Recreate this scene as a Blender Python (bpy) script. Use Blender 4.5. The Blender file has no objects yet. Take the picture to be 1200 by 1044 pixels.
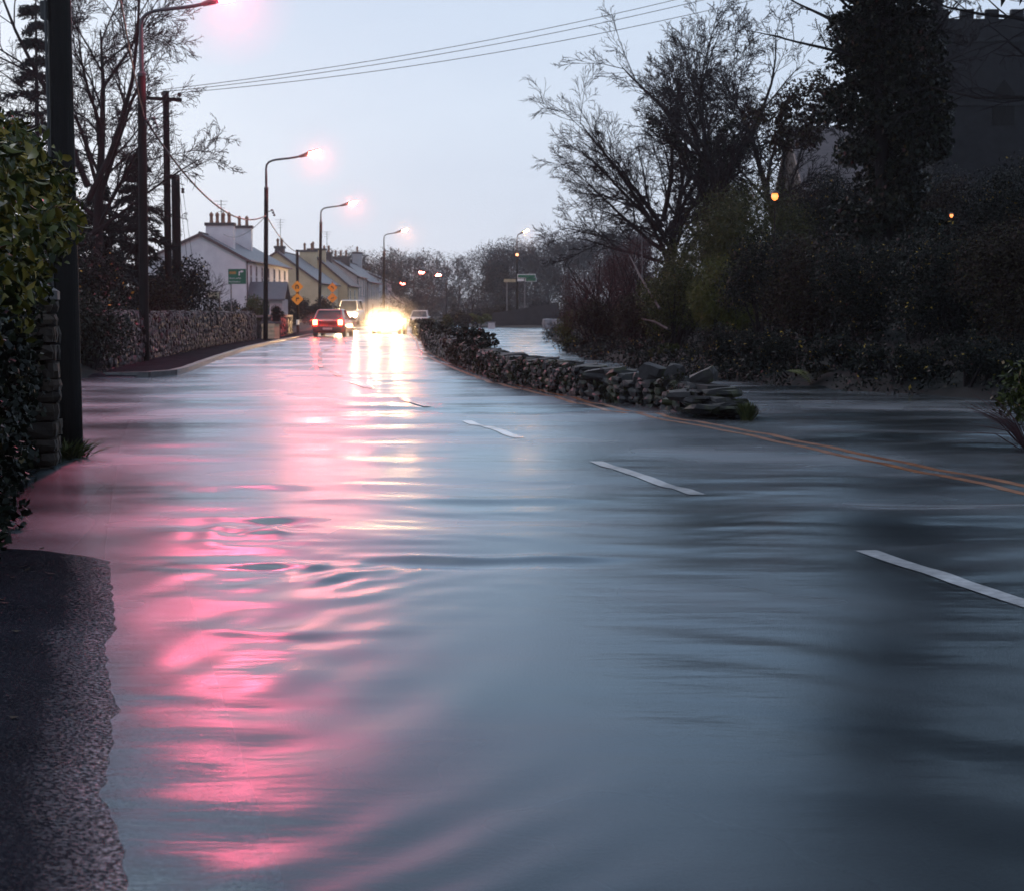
import bpy, math, random
import numpy as np
from mathutils import Vector, Matrix

random.seed(7)
RNG = np.random.default_rng(11)
R = math.radians
SC = bpy.context.scene
COL = SC.collection

# ------------------------------------------------------------------ camera model
CAM_H, F = 1.3, 2100.0
PITCH = math.atan((522 - 366) / F)
CP, SP = math.cos(PITCH), math.sin(PITCH)

def ray(px, py):
    a, b = (px - 600) / F, -(py - 522) / F
    return a, CP + b * SP, b * CP - SP          # x, y, z of the view ray

def ground(px, py, z=0.0):
    a, y, dz = ray(px, py)
    t = (z - CAM_H) / dz
    return Vector((a * t, y * t, z))

def at(px, py, Y):
    a, y, dz = ray(px, py)
    t = Y / y
    return Vector((a * t, Y, CAM_H + dz * t))

# ------------------------------------------------------------------ materials
def new_mat(name):
    m = bpy.data.materials.new(name)
    m.use_nodes = True
    nt = m.node_tree
    return m, nt, nt.nodes['Principled BSDF']

def ramp(nt, stops):
    r = nt.nodes.new('ShaderNodeValToRGB')
    els = r.color_ramp.elements
    while len(els) < len(stops):
        els.new(0.5)
    for e, (p, c) in zip(els, stops):
        e.position = p
        e.color = (*c, 1)
    return r

def coords(nt, scale=(1, 1, 1), kind='Object'):
    tc = nt.nodes.new('ShaderNodeTexCoord')
    mp = nt.nodes.new('ShaderNodeMapping')
    mp.inputs['Scale'].default_value = scale
    nt.links.new(tc.outputs[kind], mp.inputs['Vector'])
    return mp.outputs['Vector']

def noise(nt, vec, scale, detail=4, rough=0.55):
    n = nt.nodes.new('ShaderNodeTexNoise')
    n.inputs['Scale'].default_value = scale
    n.inputs['Detail'].default_value = detail
    n.inputs['Roughness'].default_value = rough
    nt.links.new(vec, n.inputs['Vector'])
    return n

def surf(name, c1, c2, scale=3.0, rough=0.6, bump=0.0, bscale=None, stretch=(1, 1, 1), rough2=None, spec=0.5, coat=0.0, metal=0.0):
    m, nt, b = new_mat(name)
    v = coords(nt, stretch)
    n = noise(nt, v, scale)
    r = ramp(nt, [(0.32, c1), (0.68, c2)])
    nt.links.new(n.outputs['Fac'], r.inputs['Fac'])
    nt.links.new(r.outputs['Color'], b.inputs['Base Color'])
    b.inputs['Roughness'].default_value = rough
    b.inputs['Specular IOR Level'].default_value = spec
    b.inputs['Metallic'].default_value = metal
    if coat:
        b.inputs['Coat Weight'].default_value = coat
        b.inputs['Coat Roughness'].default_value = 0.15
    if rough2 is not None:
        mr = nt.nodes.new('ShaderNodeMapRange')
        mr.inputs['From Min'].default_value = 0.35
        mr.inputs['From Max'].default_value = 0.65
        mr.inputs['To Min'].default_value = rough
        mr.inputs['To Max'].default_value = rough2
        nt.links.new(n.outputs['Fac'], mr.inputs['Value'])
        nt.links.new(mr.outputs['Result'], b.inputs['Roughness'])
    if bump:
        n2 = noise(nt, v, bscale or scale * 6, 5, 0.6)
        bp = nt.nodes.new('ShaderNodeBump')
        bp.inputs['Strength'].default_value = min(1.0, bump)
        bp.inputs['Distance'].default_value = 0.02
        nt.links.new(n2.outputs['Fac'], bp.inputs['Height'])
        nt.links.new(bp.outputs['Normal'], b.inputs['Normal'])
    return m

def leafy(name, stops, rough=0.5, spec=0.16):
    """each leaf takes its own colour from a ramp"""
    m, nt, b = new_mat(name)
    g = nt.nodes.new('ShaderNodeNewGeometry')
    r = ramp(nt, stops)
    nt.links.new(g.outputs['Random Per Island'], r.inputs['Fac'])
    nt.links.new(r.outputs['Color'], b.inputs['Base Color'])
    b.inputs['Roughness'].default_value = rough
    b.inputs['Specular IOR Level'].default_value = spec
    return m

def emit(name, col, strength):
    m, nt, b = new_mat(name)
    b.inputs['Base Color'].default_value = (0.8, 0.8, 0.8, 1)
    b.inputs['Emission Color'].default_value = (*col, 1)
    b.inputs['Emission Strength'].default_value = strength
    return m

def stony(name, c1, c2, c3, scale=5.0, rough=0.55, moss=None):
    m, nt, b = new_mat(name)
    g = nt.nodes.new('ShaderNodeNewGeometry')
    r = ramp(nt, [(0.0, c1), (0.5, c2), (1.0, c3)])
    nt.links.new(g.outputs['Random Per Island'], r.inputs['Fac'])
    v = coords(nt)
    n = noise(nt, v, scale, 6, 0.65)
    mul = nt.nodes.new('ShaderNodeMixRGB')
    mul.blend_type = 'MULTIPLY'
    mul.inputs['Fac'].default_value = 0.8
    r2 = ramp(nt, [(0.3, (0.45, 0.45, 0.45)), (0.7, (1.3, 1.3, 1.3))])
    nt.links.new(n.outputs['Fac'], r2.inputs['Fac'])
    nt.links.new(r.outputs['Color'], mul.inputs['Color1'])
    nt.links.new(r2.outputs['Color'], mul.inputs['Color2'])
    out = mul.outputs['Color']
    if moss:
        n3 = noise(nt, v, scale * 0.35, 4, 0.6)
        mr = ramp(nt, [(0.52, (0, 0, 0)), (0.64, (1, 1, 1))])
        nt.links.new(n3.outputs['Fac'], mr.inputs['Fac'])
        mx = nt.nodes.new('ShaderNodeMixRGB')
        nt.links.new(mr.outputs['Color'], mx.inputs['Fac'])
        nt.links.new(out, mx.inputs['Color1'])
        mx.inputs['Color2'].default_value = (*moss, 1)
        out = mx.outputs['Color']
    nt.links.new(out, b.inputs['Base Color'])
    b.inputs['Roughness'].default_value = rough
    b.inputs['Specular IOR Level'].default_value = .28
    bp = nt.nodes.new('ShaderNodeBump')
    bp.inputs['Strength'].default_value = 0.7
    bp.inputs['Distance'].default_value = 0.02
    nt.links.new(n.outputs['Fac'], bp.inputs['Height'])
    nt.links.new(bp.outputs['Normal'], b.inputs['Normal'])
    return m

M = {}
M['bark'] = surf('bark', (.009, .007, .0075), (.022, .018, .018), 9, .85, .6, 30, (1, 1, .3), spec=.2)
M['bark_pale'] = surf('bark_pale', (.03, .026, .026), (.08, .07, .068), 9, .8, .6, 30, (1, 1, .4))
M['twig'] = surf('twig', (.010, .008, .010), (.02, .015, .017), 6, .85, spec=.2)
M['twig_red'] = surf('twig_red', (.045, .016, .02), (.075, .03, .032), 6, .75)
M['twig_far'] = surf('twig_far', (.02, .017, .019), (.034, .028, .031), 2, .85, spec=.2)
M['laurel'] = leafy('laurel', [(0, (.012, .022, .005)), (.4, (.045, .058, .010)), (.7, (.12, .11, .017)), (1, (.22, .16, .028))], .36)
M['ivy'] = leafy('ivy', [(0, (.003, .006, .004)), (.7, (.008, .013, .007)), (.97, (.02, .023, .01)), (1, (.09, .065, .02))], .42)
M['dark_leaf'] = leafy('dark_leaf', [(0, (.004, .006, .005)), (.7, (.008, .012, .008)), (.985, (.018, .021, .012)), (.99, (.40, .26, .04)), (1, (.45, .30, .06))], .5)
M['green_leaf'] = leafy('green_leaf', [(0, (.018, .024, .007)), (.6, (.045, .056, .012)), (1, (.085, .09, .02))], .5)
M['willow_leaf'] = leafy('willow_leaf', [(0, (.05, .06, .011)), (.6, (.09, .098, .016)), (1, (.12, .12, .028))], .5)
M['brown_leaf'] = leafy('brown_leaf', [(0, (.013, .007, .006)), (.5, (.024, .014, .011)), (.85, (.034, .026, .012)), (1, (.045, .045, .015))], .6)
M['maroon_leaf'] = leafy('maroon_leaf', [(0, (.042, .014, .017)), (.6, (.07, .026, .03)), (1, (.095, .044, .038))], .6)
M['hedge_leaf'] = leafy('hedge_leaf', [(0, (.006, .008, .005)), (.7, (.014, .016, .008)), (1, (.034, .028, .018))], .4)
M['conifer'] = leafy('conifer', [(0, (.004, .006, .006)), (1, (.011, .014, .012))], .6)
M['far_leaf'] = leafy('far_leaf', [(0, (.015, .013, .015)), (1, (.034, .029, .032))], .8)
M['bank_moss'] = leafy('bank_moss', [(0, (.009, .007, .005)), (.5, (.019, .016, .008)), (.9, (.03, .031, .011)), (1, (.055, .048, .018))], .6)
M['grass'] = leafy('grass', [(0, (.03, .04, .012)), (.7, (.06, .07, .02)), (1, (.1, .09, .04))], .6)
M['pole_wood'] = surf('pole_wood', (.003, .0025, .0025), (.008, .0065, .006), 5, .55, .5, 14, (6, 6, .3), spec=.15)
M['metal'] = surf('metal', (.05, .05, .055), (.09, .09, .095), 8, .4, metal=.5)
M['galv'] = surf('galv', (.12, .12, .13), (.2, .2, .21), 10, .45, metal=.4)
M['wire'] = surf('wire', (.02, .02, .022), (.035, .035, .037), 20, .5)
M['wire_lamplight'] = surf('wire_lamplight', (.09, .03, .03), (.13, .05, .045), 20, .4)  # the street lamp's red light is put into this cable colour
M['ceramic'] = surf('ceramic', (.05, .035, .03), (.08, .06, .05), 10, .25)
M['render_white'] = surf('render_white', (.62, .61, .63), (.76, .75, .76), 1.2, .75, .2, 30)
M['render_cream'] = surf('render_cream', (.58, .45, .27), (.68, .54, .35), 1.0, .75, .2, 30)
M['render_pink'] = surf('render_pink', (.56, .45, .43), (.64, .54, .52), 1.0, .75)
M['render_grey'] = surf('render_grey', (.36, .35, .36), (.44, .43, .44), 1.0, .75)
M['slate'] = surf('slate', (.07, .075, .095), (.12, .125, .145), 3, .32, .3, 8, (1, 4, 4), .6)
M['slate_brown'] = surf('slate_brown', (.07, .05, .05), (.11, .08, .08), 3, .5, .3, 8, (1, 4, 4))
M['brick_cap'] = surf('brick_cap', (.05, .04, .04), (.09, .07, .07), 6, .7)
M['pot'] = surf('pot', (.22, .10, .06), (.34, .17, .10), 6, .6)
M['fascia'] = surf('fascia', (.07, .035, .035), (.11, .06, .06), 6, .4)
M['glass'] = surf('glass', (.02, .022, .026), (.035, .038, .045), 2, .08)
M['frame_white'] = surf('frame_white', (.6, .6, .6), (.7, .7, .7), 5, .4)
M['door_paint'] = surf('door_paint', (.06, .02, .02), (.1, .03, .03), 5, .4)
M['sign_green'] = surf('sign_green', (.004, .115, .055), (.008, .15, .075), 4, .35)
M['sign_amber'] = surf('sign_amber', (.85, .30, .02), (.95, .38, .03), 4, .35)
M['sign_black'] = surf('sign_black', (.015, .015, .015), (.02, .02, .02), 4, .4)
M['sign_white'] = surf('sign_white', (.7, .72, .72), (.8, .8, .8), 4, .4)
M['sign_orange'] = surf('sign_orange', (.5, .22, .03), (.6, .28, .04), 4, .4)
M['sign_cream'] = surf('sign_cream', (.3, .28, .18), (.4, .36, .24), 4, .5)
M['car_red'] = surf('car_red', (.42, .02, .02), (.48, .025, .025), 3, .25, coat=.6)
M['car_white'] = surf('car_white', (.62, .62, .63), (.7, .7, .7), 3, .25, coat=.6)
M['car_silver'] = surf('car_silver', (.3, .31, .33), (.36, .37, .39), 3, .25, coat=.6)
M['car_dark'] = surf('car_dark', (.06, .06, .07), (.09, .09, .1), 3, .25, coat=.6)
M['tyre'] = surf('tyre', (.012, .012, .012), (.025, .025, .025), 8, .7)
M['rim'] = surf('rim', (.3, .3, .3), (.4, .4, .4), 8, .35, metal=.6)
M['plastic'] = surf('plastic', (.015, .015, .016), (.03, .03, .032), 8, .5)
M['plate'] = surf('plate', (.55, .55, .5), (.65, .65, .6), 8, .4)
M['wall_right'] = stony('wall_right', (.006, .005, .005), (.012, .0095, .0095), (.026, .021, .021), 7, .5, (.035, .038, .012))
M['wall_left'] = stony('wall_left', (.016, .014, .016), (.038, .033, .036), (.11, .098, .102), 8, .5)
M['wall_core'] = surf('wall_core', (.012, .011, .011), (.025, .022, .021), 6, .8)
M['pillar_stone'] = stony('pillar_stone', (.018, .012, .009), (.04, .028, .021), (.075, .055, .042), 9, .6)
M['capstone'] = surf('capstone', (.09, .085, .085), (.15, .14, .14), 9, .6, .6, 40)
M['church'] = stony('church', (.011, .011, .013), (.017, .016, .019), (.024, .023, .026), 2, .8)
M['parapet'] = surf('parapet', (.018, .016, .019), (.032, .027, .031), 2, .7, .5, 8)
M['pale_stone'] = surf('pale_stone', (.16, .16, .17), (.3, .29, .3), 3, .6, .5, 8)
M['asphalt'] = surf('asphalt', (.008, .010, .014), (.017, .020, .026), 1.4, .35, .5, 90)
M['paint_white'] = surf('paint_white', (.48, .49, .50), (.88, .89, .90), 14, .3, .2, 60, coat=1.0)
M['paint_yellow'] = surf('paint_yellow', (.25, .08, .03), (.65, .24, .08), 5, .35, coat=.8)
M['kerb'] = surf('kerb', (.07, .065, .065), (.13, .125, .125), 5, .35, .5, 30)
M['soil'] = surf('soil', (.004, .0045, .003), (.010, .010, .007), 1.5, .9, .5, 6)
M['haze_dummy'] = None

# wet footpath: dark chippings with glinting wet facets, more of them towards the waterline
def footpath_mat():
    m = bpy.data.materials.new('wet_footpath')
    m.use_nodes = True
    nt = m.node_tree
    nt.nodes.clear()
    N, Lk = nt.nodes.new, nt.links.new
    v = coords(nt)
    n = noise(nt, v, 1.6, 5)
    r = ramp(nt, [(.3, (.007, .007, .011)), (.7, (.019, .018, .025))])
    Lk(n.outputs['Fac'], r.inputs['Fac'])
    vo = N('ShaderNodeTexVoronoi')
    vo.inputs['Scale'].default_value = 140
    Lk(v, vo.inputs['Vector'])
    n2 = noise(nt, v, 170, 3, .7)
    mx = N('ShaderNodeMath')
    mx.operation = 'MULTIPLY_ADD'
    Lk(n2.outputs['Fac'], mx.inputs[0])
    mx.inputs[1].default_value = .5
    Lk(vo.outputs['Distance'], mx.inputs[2])
    bp = N('ShaderNodeBump')
    bp.invert = True
    bp.inputs['Strength'].default_value = .9
    bp.inputs['Distance'].default_value = .008
    Lk(mx.outputs[0], bp.inputs['Height'])
    df = N('ShaderNodeBsdfDiffuse')
    Lk(r.outputs['Color'], df.inputs['Color'])
    Lk(bp.outputs['Normal'], df.inputs['Normal'])
    gl = N('ShaderNodeBsdfGlossy')
    gl.inputs['Color'].default_value = (.75, .78, .85, 1)
    gl.inputs['Roughness'].default_value = .26
    Lk(bp.outputs['Normal'], gl.inputs['Normal'])
    geo = N('ShaderNodeNewGeometry')
    sp = N('ShaderNodeSeparateXYZ')
    Lk(geo.outputs['Position'], sp.inputs[0])
    wet = N('ShaderNodeMapRange')
    for k, val in zip(('From Min', 'From Max', 'To Min', 'To Max'), (.002, .026, .24, .032)):
        wet.inputs[k].default_value = val
    Lk(sp.outputs['Z'], wet.inputs['Value'])
    n3 = noise(nt, v, 75, 3, .65)
    gr = N('ShaderNodeMapRange')
    for k, val in zip(('From Min', 'From Max', 'To Min', 'To Max'), (.44, .66, .2, 2.2)):
        gr.inputs[k].default_value = val
    Lk(n3.outputs['Fac'], gr.inputs['Value'])
    mu = N('ShaderNodeMath')
    mu.operation = 'MULTIPLY'
    mu.use_clamp = True
    Lk(wet.outputs['Result'], mu.inputs[0])
    Lk(gr.outputs['Result'], mu.inputs[1])
    mix = N('ShaderNodeMixShader')
    Lk(mu.outputs[0], mix.inputs['Fac'])
    Lk(df.outputs[0], mix.inputs[1])
    Lk(gl.outputs[0], mix.inputs[2])
    out = N('ShaderNodeOutputMaterial')
    Lk(mix.outputs[0], out.inputs['Surface'])
    return m
M['footpath'] = footpath_mat()

WATER_ROUGH = 0.24
def water_mat():
    m = bpy.data.materials.new('flood_water')
    m.use_nodes = True
    nt = m.node_tree
    nt.nodes.clear()
    out = nt.nodes.new('ShaderNodeOutputMaterial')
    mix = nt.nodes.new('ShaderNodeMixShader')
    tr = nt.nodes.new('ShaderNodeBsdfTransparent')
    tr.inputs['Color'].default_value = (.80, .88, .93, 1)
    gl = nt.nodes.new('ShaderNodeBsdfGlossy')
    gl.inputs['Color'].default_value = (.75, .91, 1, 1)
    gl.inputs['Anisotropy'].default_value = -.5
    tg = nt.nodes.new('ShaderNodeCombineXYZ')
    tg.inputs[0].default_value = 1
    nt.links.new(tg.outputs[0], gl.inputs['Tangent'])
    fr = nt.nodes.new('ShaderNodeFresnel')
    fr.inputs['IOR'].default_value = 1.38
    v = coords(nt, (1, 1, 1))
    n = noise(nt, coords(nt, (.35, 1.5, 1)), 3.0, 5, .6)
    n2 = noise(nt, v, 0.35, 3, .5)
    bp = nt.nodes.new('ShaderNodeBump')
    bp.inputs['Strength'].default_value = .22
    bp.inputs['Distance'].default_value = .02
    nt.links.new(n.outputs['Fac'], bp.inputs['Height'])
    nt.links.new(bp.outputs['Normal'], gl.inputs['Normal'])
    pass
    mr = nt.nodes.new('ShaderNodeMapRange')
    mr.inputs['From Min'].default_value = .35
    mr.inputs['From Max'].default_value = .65
    mr.inputs['To Min'].default_value = WATER_ROUGH - .07
    mr.inputs['To Max'].default_value = WATER_ROUGH + .07
    nt.links.new(n2.outputs['Fac'], mr.inputs['Value'])
    nt.links.new(mr.outputs['Result'], gl.inputs['Roughness'])
    nt.links.new(fr.outputs['Fac'], mix.inputs['Fac'])
    nt.links.new(tr.outputs[0], mix.inputs[1])
    nt.links.new(gl.outputs[0], mix.inputs[2])
    nt.links.new(mix.outputs[0], out.inputs['Surface'])
    return m
M['water'] = water_mat()

# ------------------------------------------------------------------ mesh helpers
class MB:
    def __init__(self):
        self.v, self.f, self.mi = [], [], []
    def add(self, verts, faces, mi=0):
        o = len(self.v)
        self.v += [tuple(p) for p in verts]
        self.f += [tuple(i + o for i in q) for q in faces]
        self.mi += [mi] * len(faces)
        return self
    def box(self, c, s, rot=0.0, mi=0, taper=1.0, tilt=None):
        cx, cy, cz = c
        hx, hy, hz = s[0] / 2, s[1] / 2, s[2] / 2
        pts = []
        m = Matrix.Rotation(rot, 3, 'Z')
        if tilt:
            m = m @ Matrix.Rotation(tilt, 3, 'Y')
        for z, t in ((-hz, 1), (hz, taper)):
            for x, y in ((-hx, -hy), (hx, -hy), (hx, hy), (-hx, hy)):
                p = m @ Vector((x * t, y * t, z))
                pts.append((p.x + cx, p.y + cy, p.z + cz))
        return self.add(pts, [(3, 2, 1, 0), (4, 5, 6, 7), (0, 1, 5, 4), (1, 2, 6, 5), (2, 3, 7, 6), (3, 0, 4, 7)], mi)
    def tube(self, pts, rad, n=6, cap=True, mi=0):
        pts = [Vector(p) for p in pts]
        if not hasattr(rad, '__len__'):
            rad = [rad] * len(pts)
        vs, fs = [], []
        ref = None
        for i, p in enumerate(pts):
            d = (pts[min(i + 1, len(pts) - 1)] - pts[max(i - 1, 0)])
            if d.length < 1e-9:
                d = Vector((0, 0, 1))
            d.normalize()
            if ref is None:
                ref = d.cross(Vector((0.37, 0.61, 0.7)))
                if ref.length < 1e-3:
                    ref = d.cross(Vector((1, 0, 0)))
            ref = (ref - d * ref.dot(d))
            if ref.length < 1e-6:
                ref = d.orthogonal()
            ref.normalize()
            b = d.cross(ref)
            for k in range(n):
                a = 2 * math.pi * k / n
                vs.append(p + (ref * math.cos(a) + b * math.sin(a)) * rad[i])
        for i in range(len(pts) - 1):
            for k in range(n):
                k2 = (k + 1) % n
                fs.append((i * n + k, i * n + k2, (i + 1) * n + k2, (i + 1) * n + k))
        if cap and n > 3:
            fs.append(tuple(range(n - 1, -1, -1)))
            fs.append(tuple((len(pts) - 1) * n + k for k in range(n)))
        return self.add(vs, fs, mi)
    def lathe(self, prof, c=(0, 0, 0), n=12, axis='Z', mi=0):
        vs, fs = [], []
        for r, h in prof:
            for k in range(n):
                a = 2 * math.pi * k / n
                x, y = r * math.cos(a), r * math.sin(a)
                p = {'Z': (x, y, h), 'X': (h, x, y), 'Y': (x, h, y)}[axis]
                vs.append((p[0] + c[0], p[1] + c[1], p[2] + c[2]))
        m = len(prof)
        for i in range(m - 1):
            for k in range(n):
                k2 = (k + 1) % n
                fs.append((i * n + k, i * n + k2, (i + 1) * n + k2, (i + 1) * n + k))
        fs.append(tuple(range(n)))
        fs.append(tuple((m - 1) * n + k for k in range(n)))
        return self.add(vs, fs, mi)
    def prism(self, poly, ext, plane='XZ', mi=0):
        """poly in a plane, extruded from ext[0] to ext[1] along the third axis"""
        n = len(poly)
        vs = []
        for e in ext:
            for a, b in poly:
                vs.append({'XZ': (a, e, b), 'YZ': (e, a, b), 'XY': (a, b, e)}[plane])
        fs = [tuple(range(n - 1, -1, -1)), tuple(range(n, 2 * n))]
        for k in range(n):
            k2 = (k + 1) % n
            fs.append((k, k2, n + k2, n + k))
        return self.add(vs, fs, mi)
    def build(self, name, mat, parent=None, smooth=False, loc=None):
        me = bpy.data.meshes.new(name)
        me.from_pydata(self.v, [], self.f)
        for x in (mat if isinstance(mat, (list, tuple)) else [mat]):
            me.materials.append(x)
        if isinstance(mat, (list, tuple)):
            me.polygons.foreach_set('material_index', self.mi)
        if smooth:
            me.polygons.foreach_set('use_smooth', [True] * len(me.polygons))
        me.update()
        return link(name, me, parent, loc)

def link(name, me, parent=None, loc=None):
    o = bpy.data.objects.new(name, me)
    COL.objects.link(o)
    if parent:
        o.parent = parent
    if loc is not None:
        o.location = loc
    return o

def np_mesh(name, V, Fq, mat, parent=None, smooth=False):
    """V (n,3), Fq (m,k) arrays of equal sized faces"""
    V = np.asarray(V, dtype=np.float32)
    Fq = np.asarray(Fq, dtype=np.int32)
    me = bpy.data.meshes.new(name)
    me.vertices.add(len(V))
    me.vertices.foreach_set('co', V.ravel())
    k = Fq.shape[1]
    me.loops.add(Fq.size)
    me.loops.foreach_set('vertex_index', Fq.ravel())
    me.polygons.add(len(Fq))
    me.polygons.foreach_set('loop_start', np.arange(0, Fq.size, k, dtype=np.int32))
    me.polygons.foreach_set('loop_total', np.full(len(Fq), k, dtype=np.int32))
    if smooth:
        me.polygons.foreach_set('use_smooth', np.ones(len(Fq), dtype=bool))
    me.materials.append(mat)
    me.update(calc_edges=True)
    me.validate()
    return link(name, me, parent)

def thing(name, label, cat, loc=(0, 0, 0), rz=0.0, group=None):
    o = bpy.data.objects.new(name, None)
    COL.objects.link(o)
    o.location = loc
    o.rotation_euler = (0, 0, rz)
    return tag(o, label, cat, group)

def tag(o, label, cat, group=None):
    o['label'] = label
    o['category'] = cat
    if group:
        o['group'] = group
    return o

def struct(o, kind='structure'):
    o['kind'] = kind
    return o

def dup(root, label, loc, rz=0.0, scale=1.0, group=None):
    r = root.copy()
    COL.objects.link(r)
    r.location = loc
    r.rotation_euler = (0, 0, rz)
    r.scale = scale if hasattr(scale, '__len__') else (scale,) * 3
    r['label'] = label
    if group:
        r['group'] = group
    for ch in root.children:
        c = ch.copy()
        COL.objects.link(c)
        c.parent = r
        for g in ch.children:
            d = g.copy()
            COL.objects.link(d)
            d.parent = c
    return r

# ------------------------------------------------------------------ foliage
def leaf_cloud(centres, radii, n, size, aspect=0.5, shell=0.45, up=0.3, flat=(1, 1, 1), droop=0.0, folded=False, vary=0.4):
    """n leaves spread through the outer part of a set of clumps; returns V, F"""
    C = np.asarray(centres, float)
    r = np.asarray(radii, float)
    w = r ** 2
    idx = RNG.choice(len(C), n, p=w / w.sum())
    d = RNG.normal(size=(n, 3))
    d /= np.linalg.norm(d, axis=1)[:, None]
    q = r[idx] * (shell + (1.12 - shell) * RNG.random(n) ** 0.7)
    pos = C[idx] + d * q[:, None] * np.array(flat)
    ax = RNG.normal(size=(n, 3)) + d * 0.6
    ax[:, 2] -= droop
    ax /= np.linalg.norm(ax, axis=1)[:, None]
    nr = RNG.normal(size=(n, 3)) + d * 0.5 + np.array([0, 0, up])
    sd = np.cross(ax, nr)
    sd /= (np.linalg.norm(sd, axis=1)[:, None] + 1e-9)
    s = size * (1 - vary + 2 * vary * RNG.random(n))
    L = ax * s[:, None]
    W = sd * (s * aspect * 0.5)[:, None]
    if not folded:
        V = np.stack([pos - L * .5, pos + W - L * .05, pos + L * .5, pos - W - L * .05], 1).reshape(-1, 3)
        Fq = np.arange(4 * n).reshape(n, 4)
        return V, Fq
    N = np.cross(sd, ax)
    lift = N * (s * .10)[:, None]
    curl = N * (s * .16)[:, None]
    p0, p5 = pos - L * .5, pos + L * .5 - curl
    V = np.stack([p0, pos - L * .2 + W * .85 + lift, pos + L * .15 + W + lift - curl * .25, p5,
                  pos + L * .15 - W + lift - curl * .25, pos - L * .2 - W * .85 + lift, pos - L * .1, pos + L * .2 - curl * .2], 1).reshape(-1, 3)
    base = (np.arange(n) * 8)[:, None]
    q = [(0, 1, 6, 6), ]
    f1 = base + np.array([0, 6, 1, 1])
    quads = np.concatenate([base + np.array([6, 7, 2, 1]), base + np.array([6, 5, 4, 7])])
    tris = np.concatenate([base + np.array([0, 6, 1]), base + np.array([0, 5, 6]), base + np.array([7, 3, 2]), base + np.array([7, 4, 3])])
    # all as triangles
    t2 = np.concatenate([quads[:, [0, 1, 2]], quads[:, [0, 2, 3]], tris])
    return V, t2

def clumps(c, ext, n, rr, floor=None):
    """random clump centres inside an ellipsoid, sizes rr=(lo,hi)"""
    C, Rr = [], []
    for _ in range(n):
        while True:
            d = np.array([random.uniform(-1, 1) for _ in range(3)])
            if d @ d < 1:
                break
        p = np.array(c) + d * np.array(ext)
        C.append(p)
        Rr.append(random.uniform(*rr))
    return C, Rr

def shrub(name, label, loc, w, dpt, h, mat, n, leaf, cat='shrub', group=None, nclump=16, aspect=.5, droop=0.0, twigs=14, up=.3):
    root = thing(name, label, cat, loc, group=group)
    rad = min(w, dpt, h)
    C, Rr = clumps((0, 0, h * .52), (w * .38, dpt * .38, h * .38), nclump, (rad * .16, rad * .30))
    V, Fq = leaf_cloud(C, Rr, n, leaf, aspect, .25, up, droop=droop)
    np_mesh('foliage', V, Fq, mat, root)
    b = MB()
    for i in range(twigs):
        a = random.uniform(0, 6.28)
        q = C[i % len(C)]
        p0 = Vector((.12 * w * math.cos(a), .12 * dpt * math.sin(a), -.2))
        p2 = Vector(q) * 1.1
        p2.z = q[2] + rad * .2
        p1 = (p0 + p2) * .5 + Vector((random.uniform(-.1, .1) * w, random.uniform(-.1, .1) * dpt, .1 * h))
        b.tube([p0, p1, p2], [.035, .022, .007], 4)
    b.build('stem', M['bark'], root)
    return root

# ------------------------------------------------------------------ bare trees
def grow(trunk, twigs, p, d, length, r, level, maxl, spread, grav, kids, split_level, shrink=.72, wob=.18, nseg=5, minr=.006, first=.25):
    pts, rad, dirs = [p.copy()], [r], [d.copy()]
    end_r = max(minr * .8, r * (.10, .16, .25, .35, .35, .35)[min(level, 5)])
    for i in range(nseg):
        d = (d + Vector((random.gauss(0, wob), random.gauss(0, wob), random.gauss(0, wob) + grav * (1 if level else .0)))).normalized()
        p = p + d * (length / nseg)
        pts.append(p.copy())
        rad.append(r + (end_r - r) * (i + 1) / nseg)
        dirs.append(d.copy())
    tgt = trunk if level < split_level else twigs
    tgt.tube(pts, rad, 7 if level == 0 else (5 if level < split_level else 3), cap=False)
    if level >= maxl:
        return
    n = kids[min(level, len(kids) - 1)]
    for k in range(n):
        t = first + (1 - first) * (k + random.random()) / n if level == 0 else .15 + .85 * (k + random.random()) / n
        f = t * nseg
        i = min(int(f), nseg - 1)
        q = pts[i].lerp(pts[i + 1], f - i)
        dd = dirs[i + 1]
        perp = dd.orthogonal().normalized()
        perp.rotate(Matrix.Rotation(random.uniform(0, 2 * math.pi), 3, dd))
        ang = random.uniform(*spread)
        nd = (dd * math.cos(ang) + perp * math.sin(ang)).normalized()
        ll = length * shrink * random.uniform(.7, 1.1) * (1.0 - .35 * t)
        rr = max(minr, rad[i] * random.uniform(.42, .62))
        grow(trunk, twigs, q, nd, ll, rr, level + 1, maxl, spread, grav, kids, split_level, shrink, wob, max(3, nseg - 1), minr, first)

def bare_tree(name, label, loc, h, r, seed, mat_t='bark', mat_c='twig', kids=(8, 5, 5, 4), maxl=4, spread=(.5, 1.0), grav=.02, shrink=.62, lean=(0, 0), minr=.006, first=.25, group=None, rz=0.0, wob=.14, cat='tree', split=2, limbs=()):
    st = random.getstate()
    random.seed(seed)
    root = thing(name, label, cat, loc, rz, group)
    tb, cb = MB(), MB()
    d = Vector((lean[0], lean[1], 1)).normalized()
    grow(tb, cb, Vector((0, 0, -.3)), d, h * .62, r, 0, maxl, spread, grav, kids, split, shrink, wob, 6, minr, first)
    for (p, dd, ll, rr) in limbs:
        grow(tb, cb, Vector(p), Vector(dd).normalized(), ll, rr, 1, maxl, spread, grav, kids, split, shrink, wob, 6, minr, first)
    tb.build('trunk', M[mat_t], root, True)
    cb.build('crown', M[mat_c], root)
    random.setstate(st)
    return root

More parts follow.
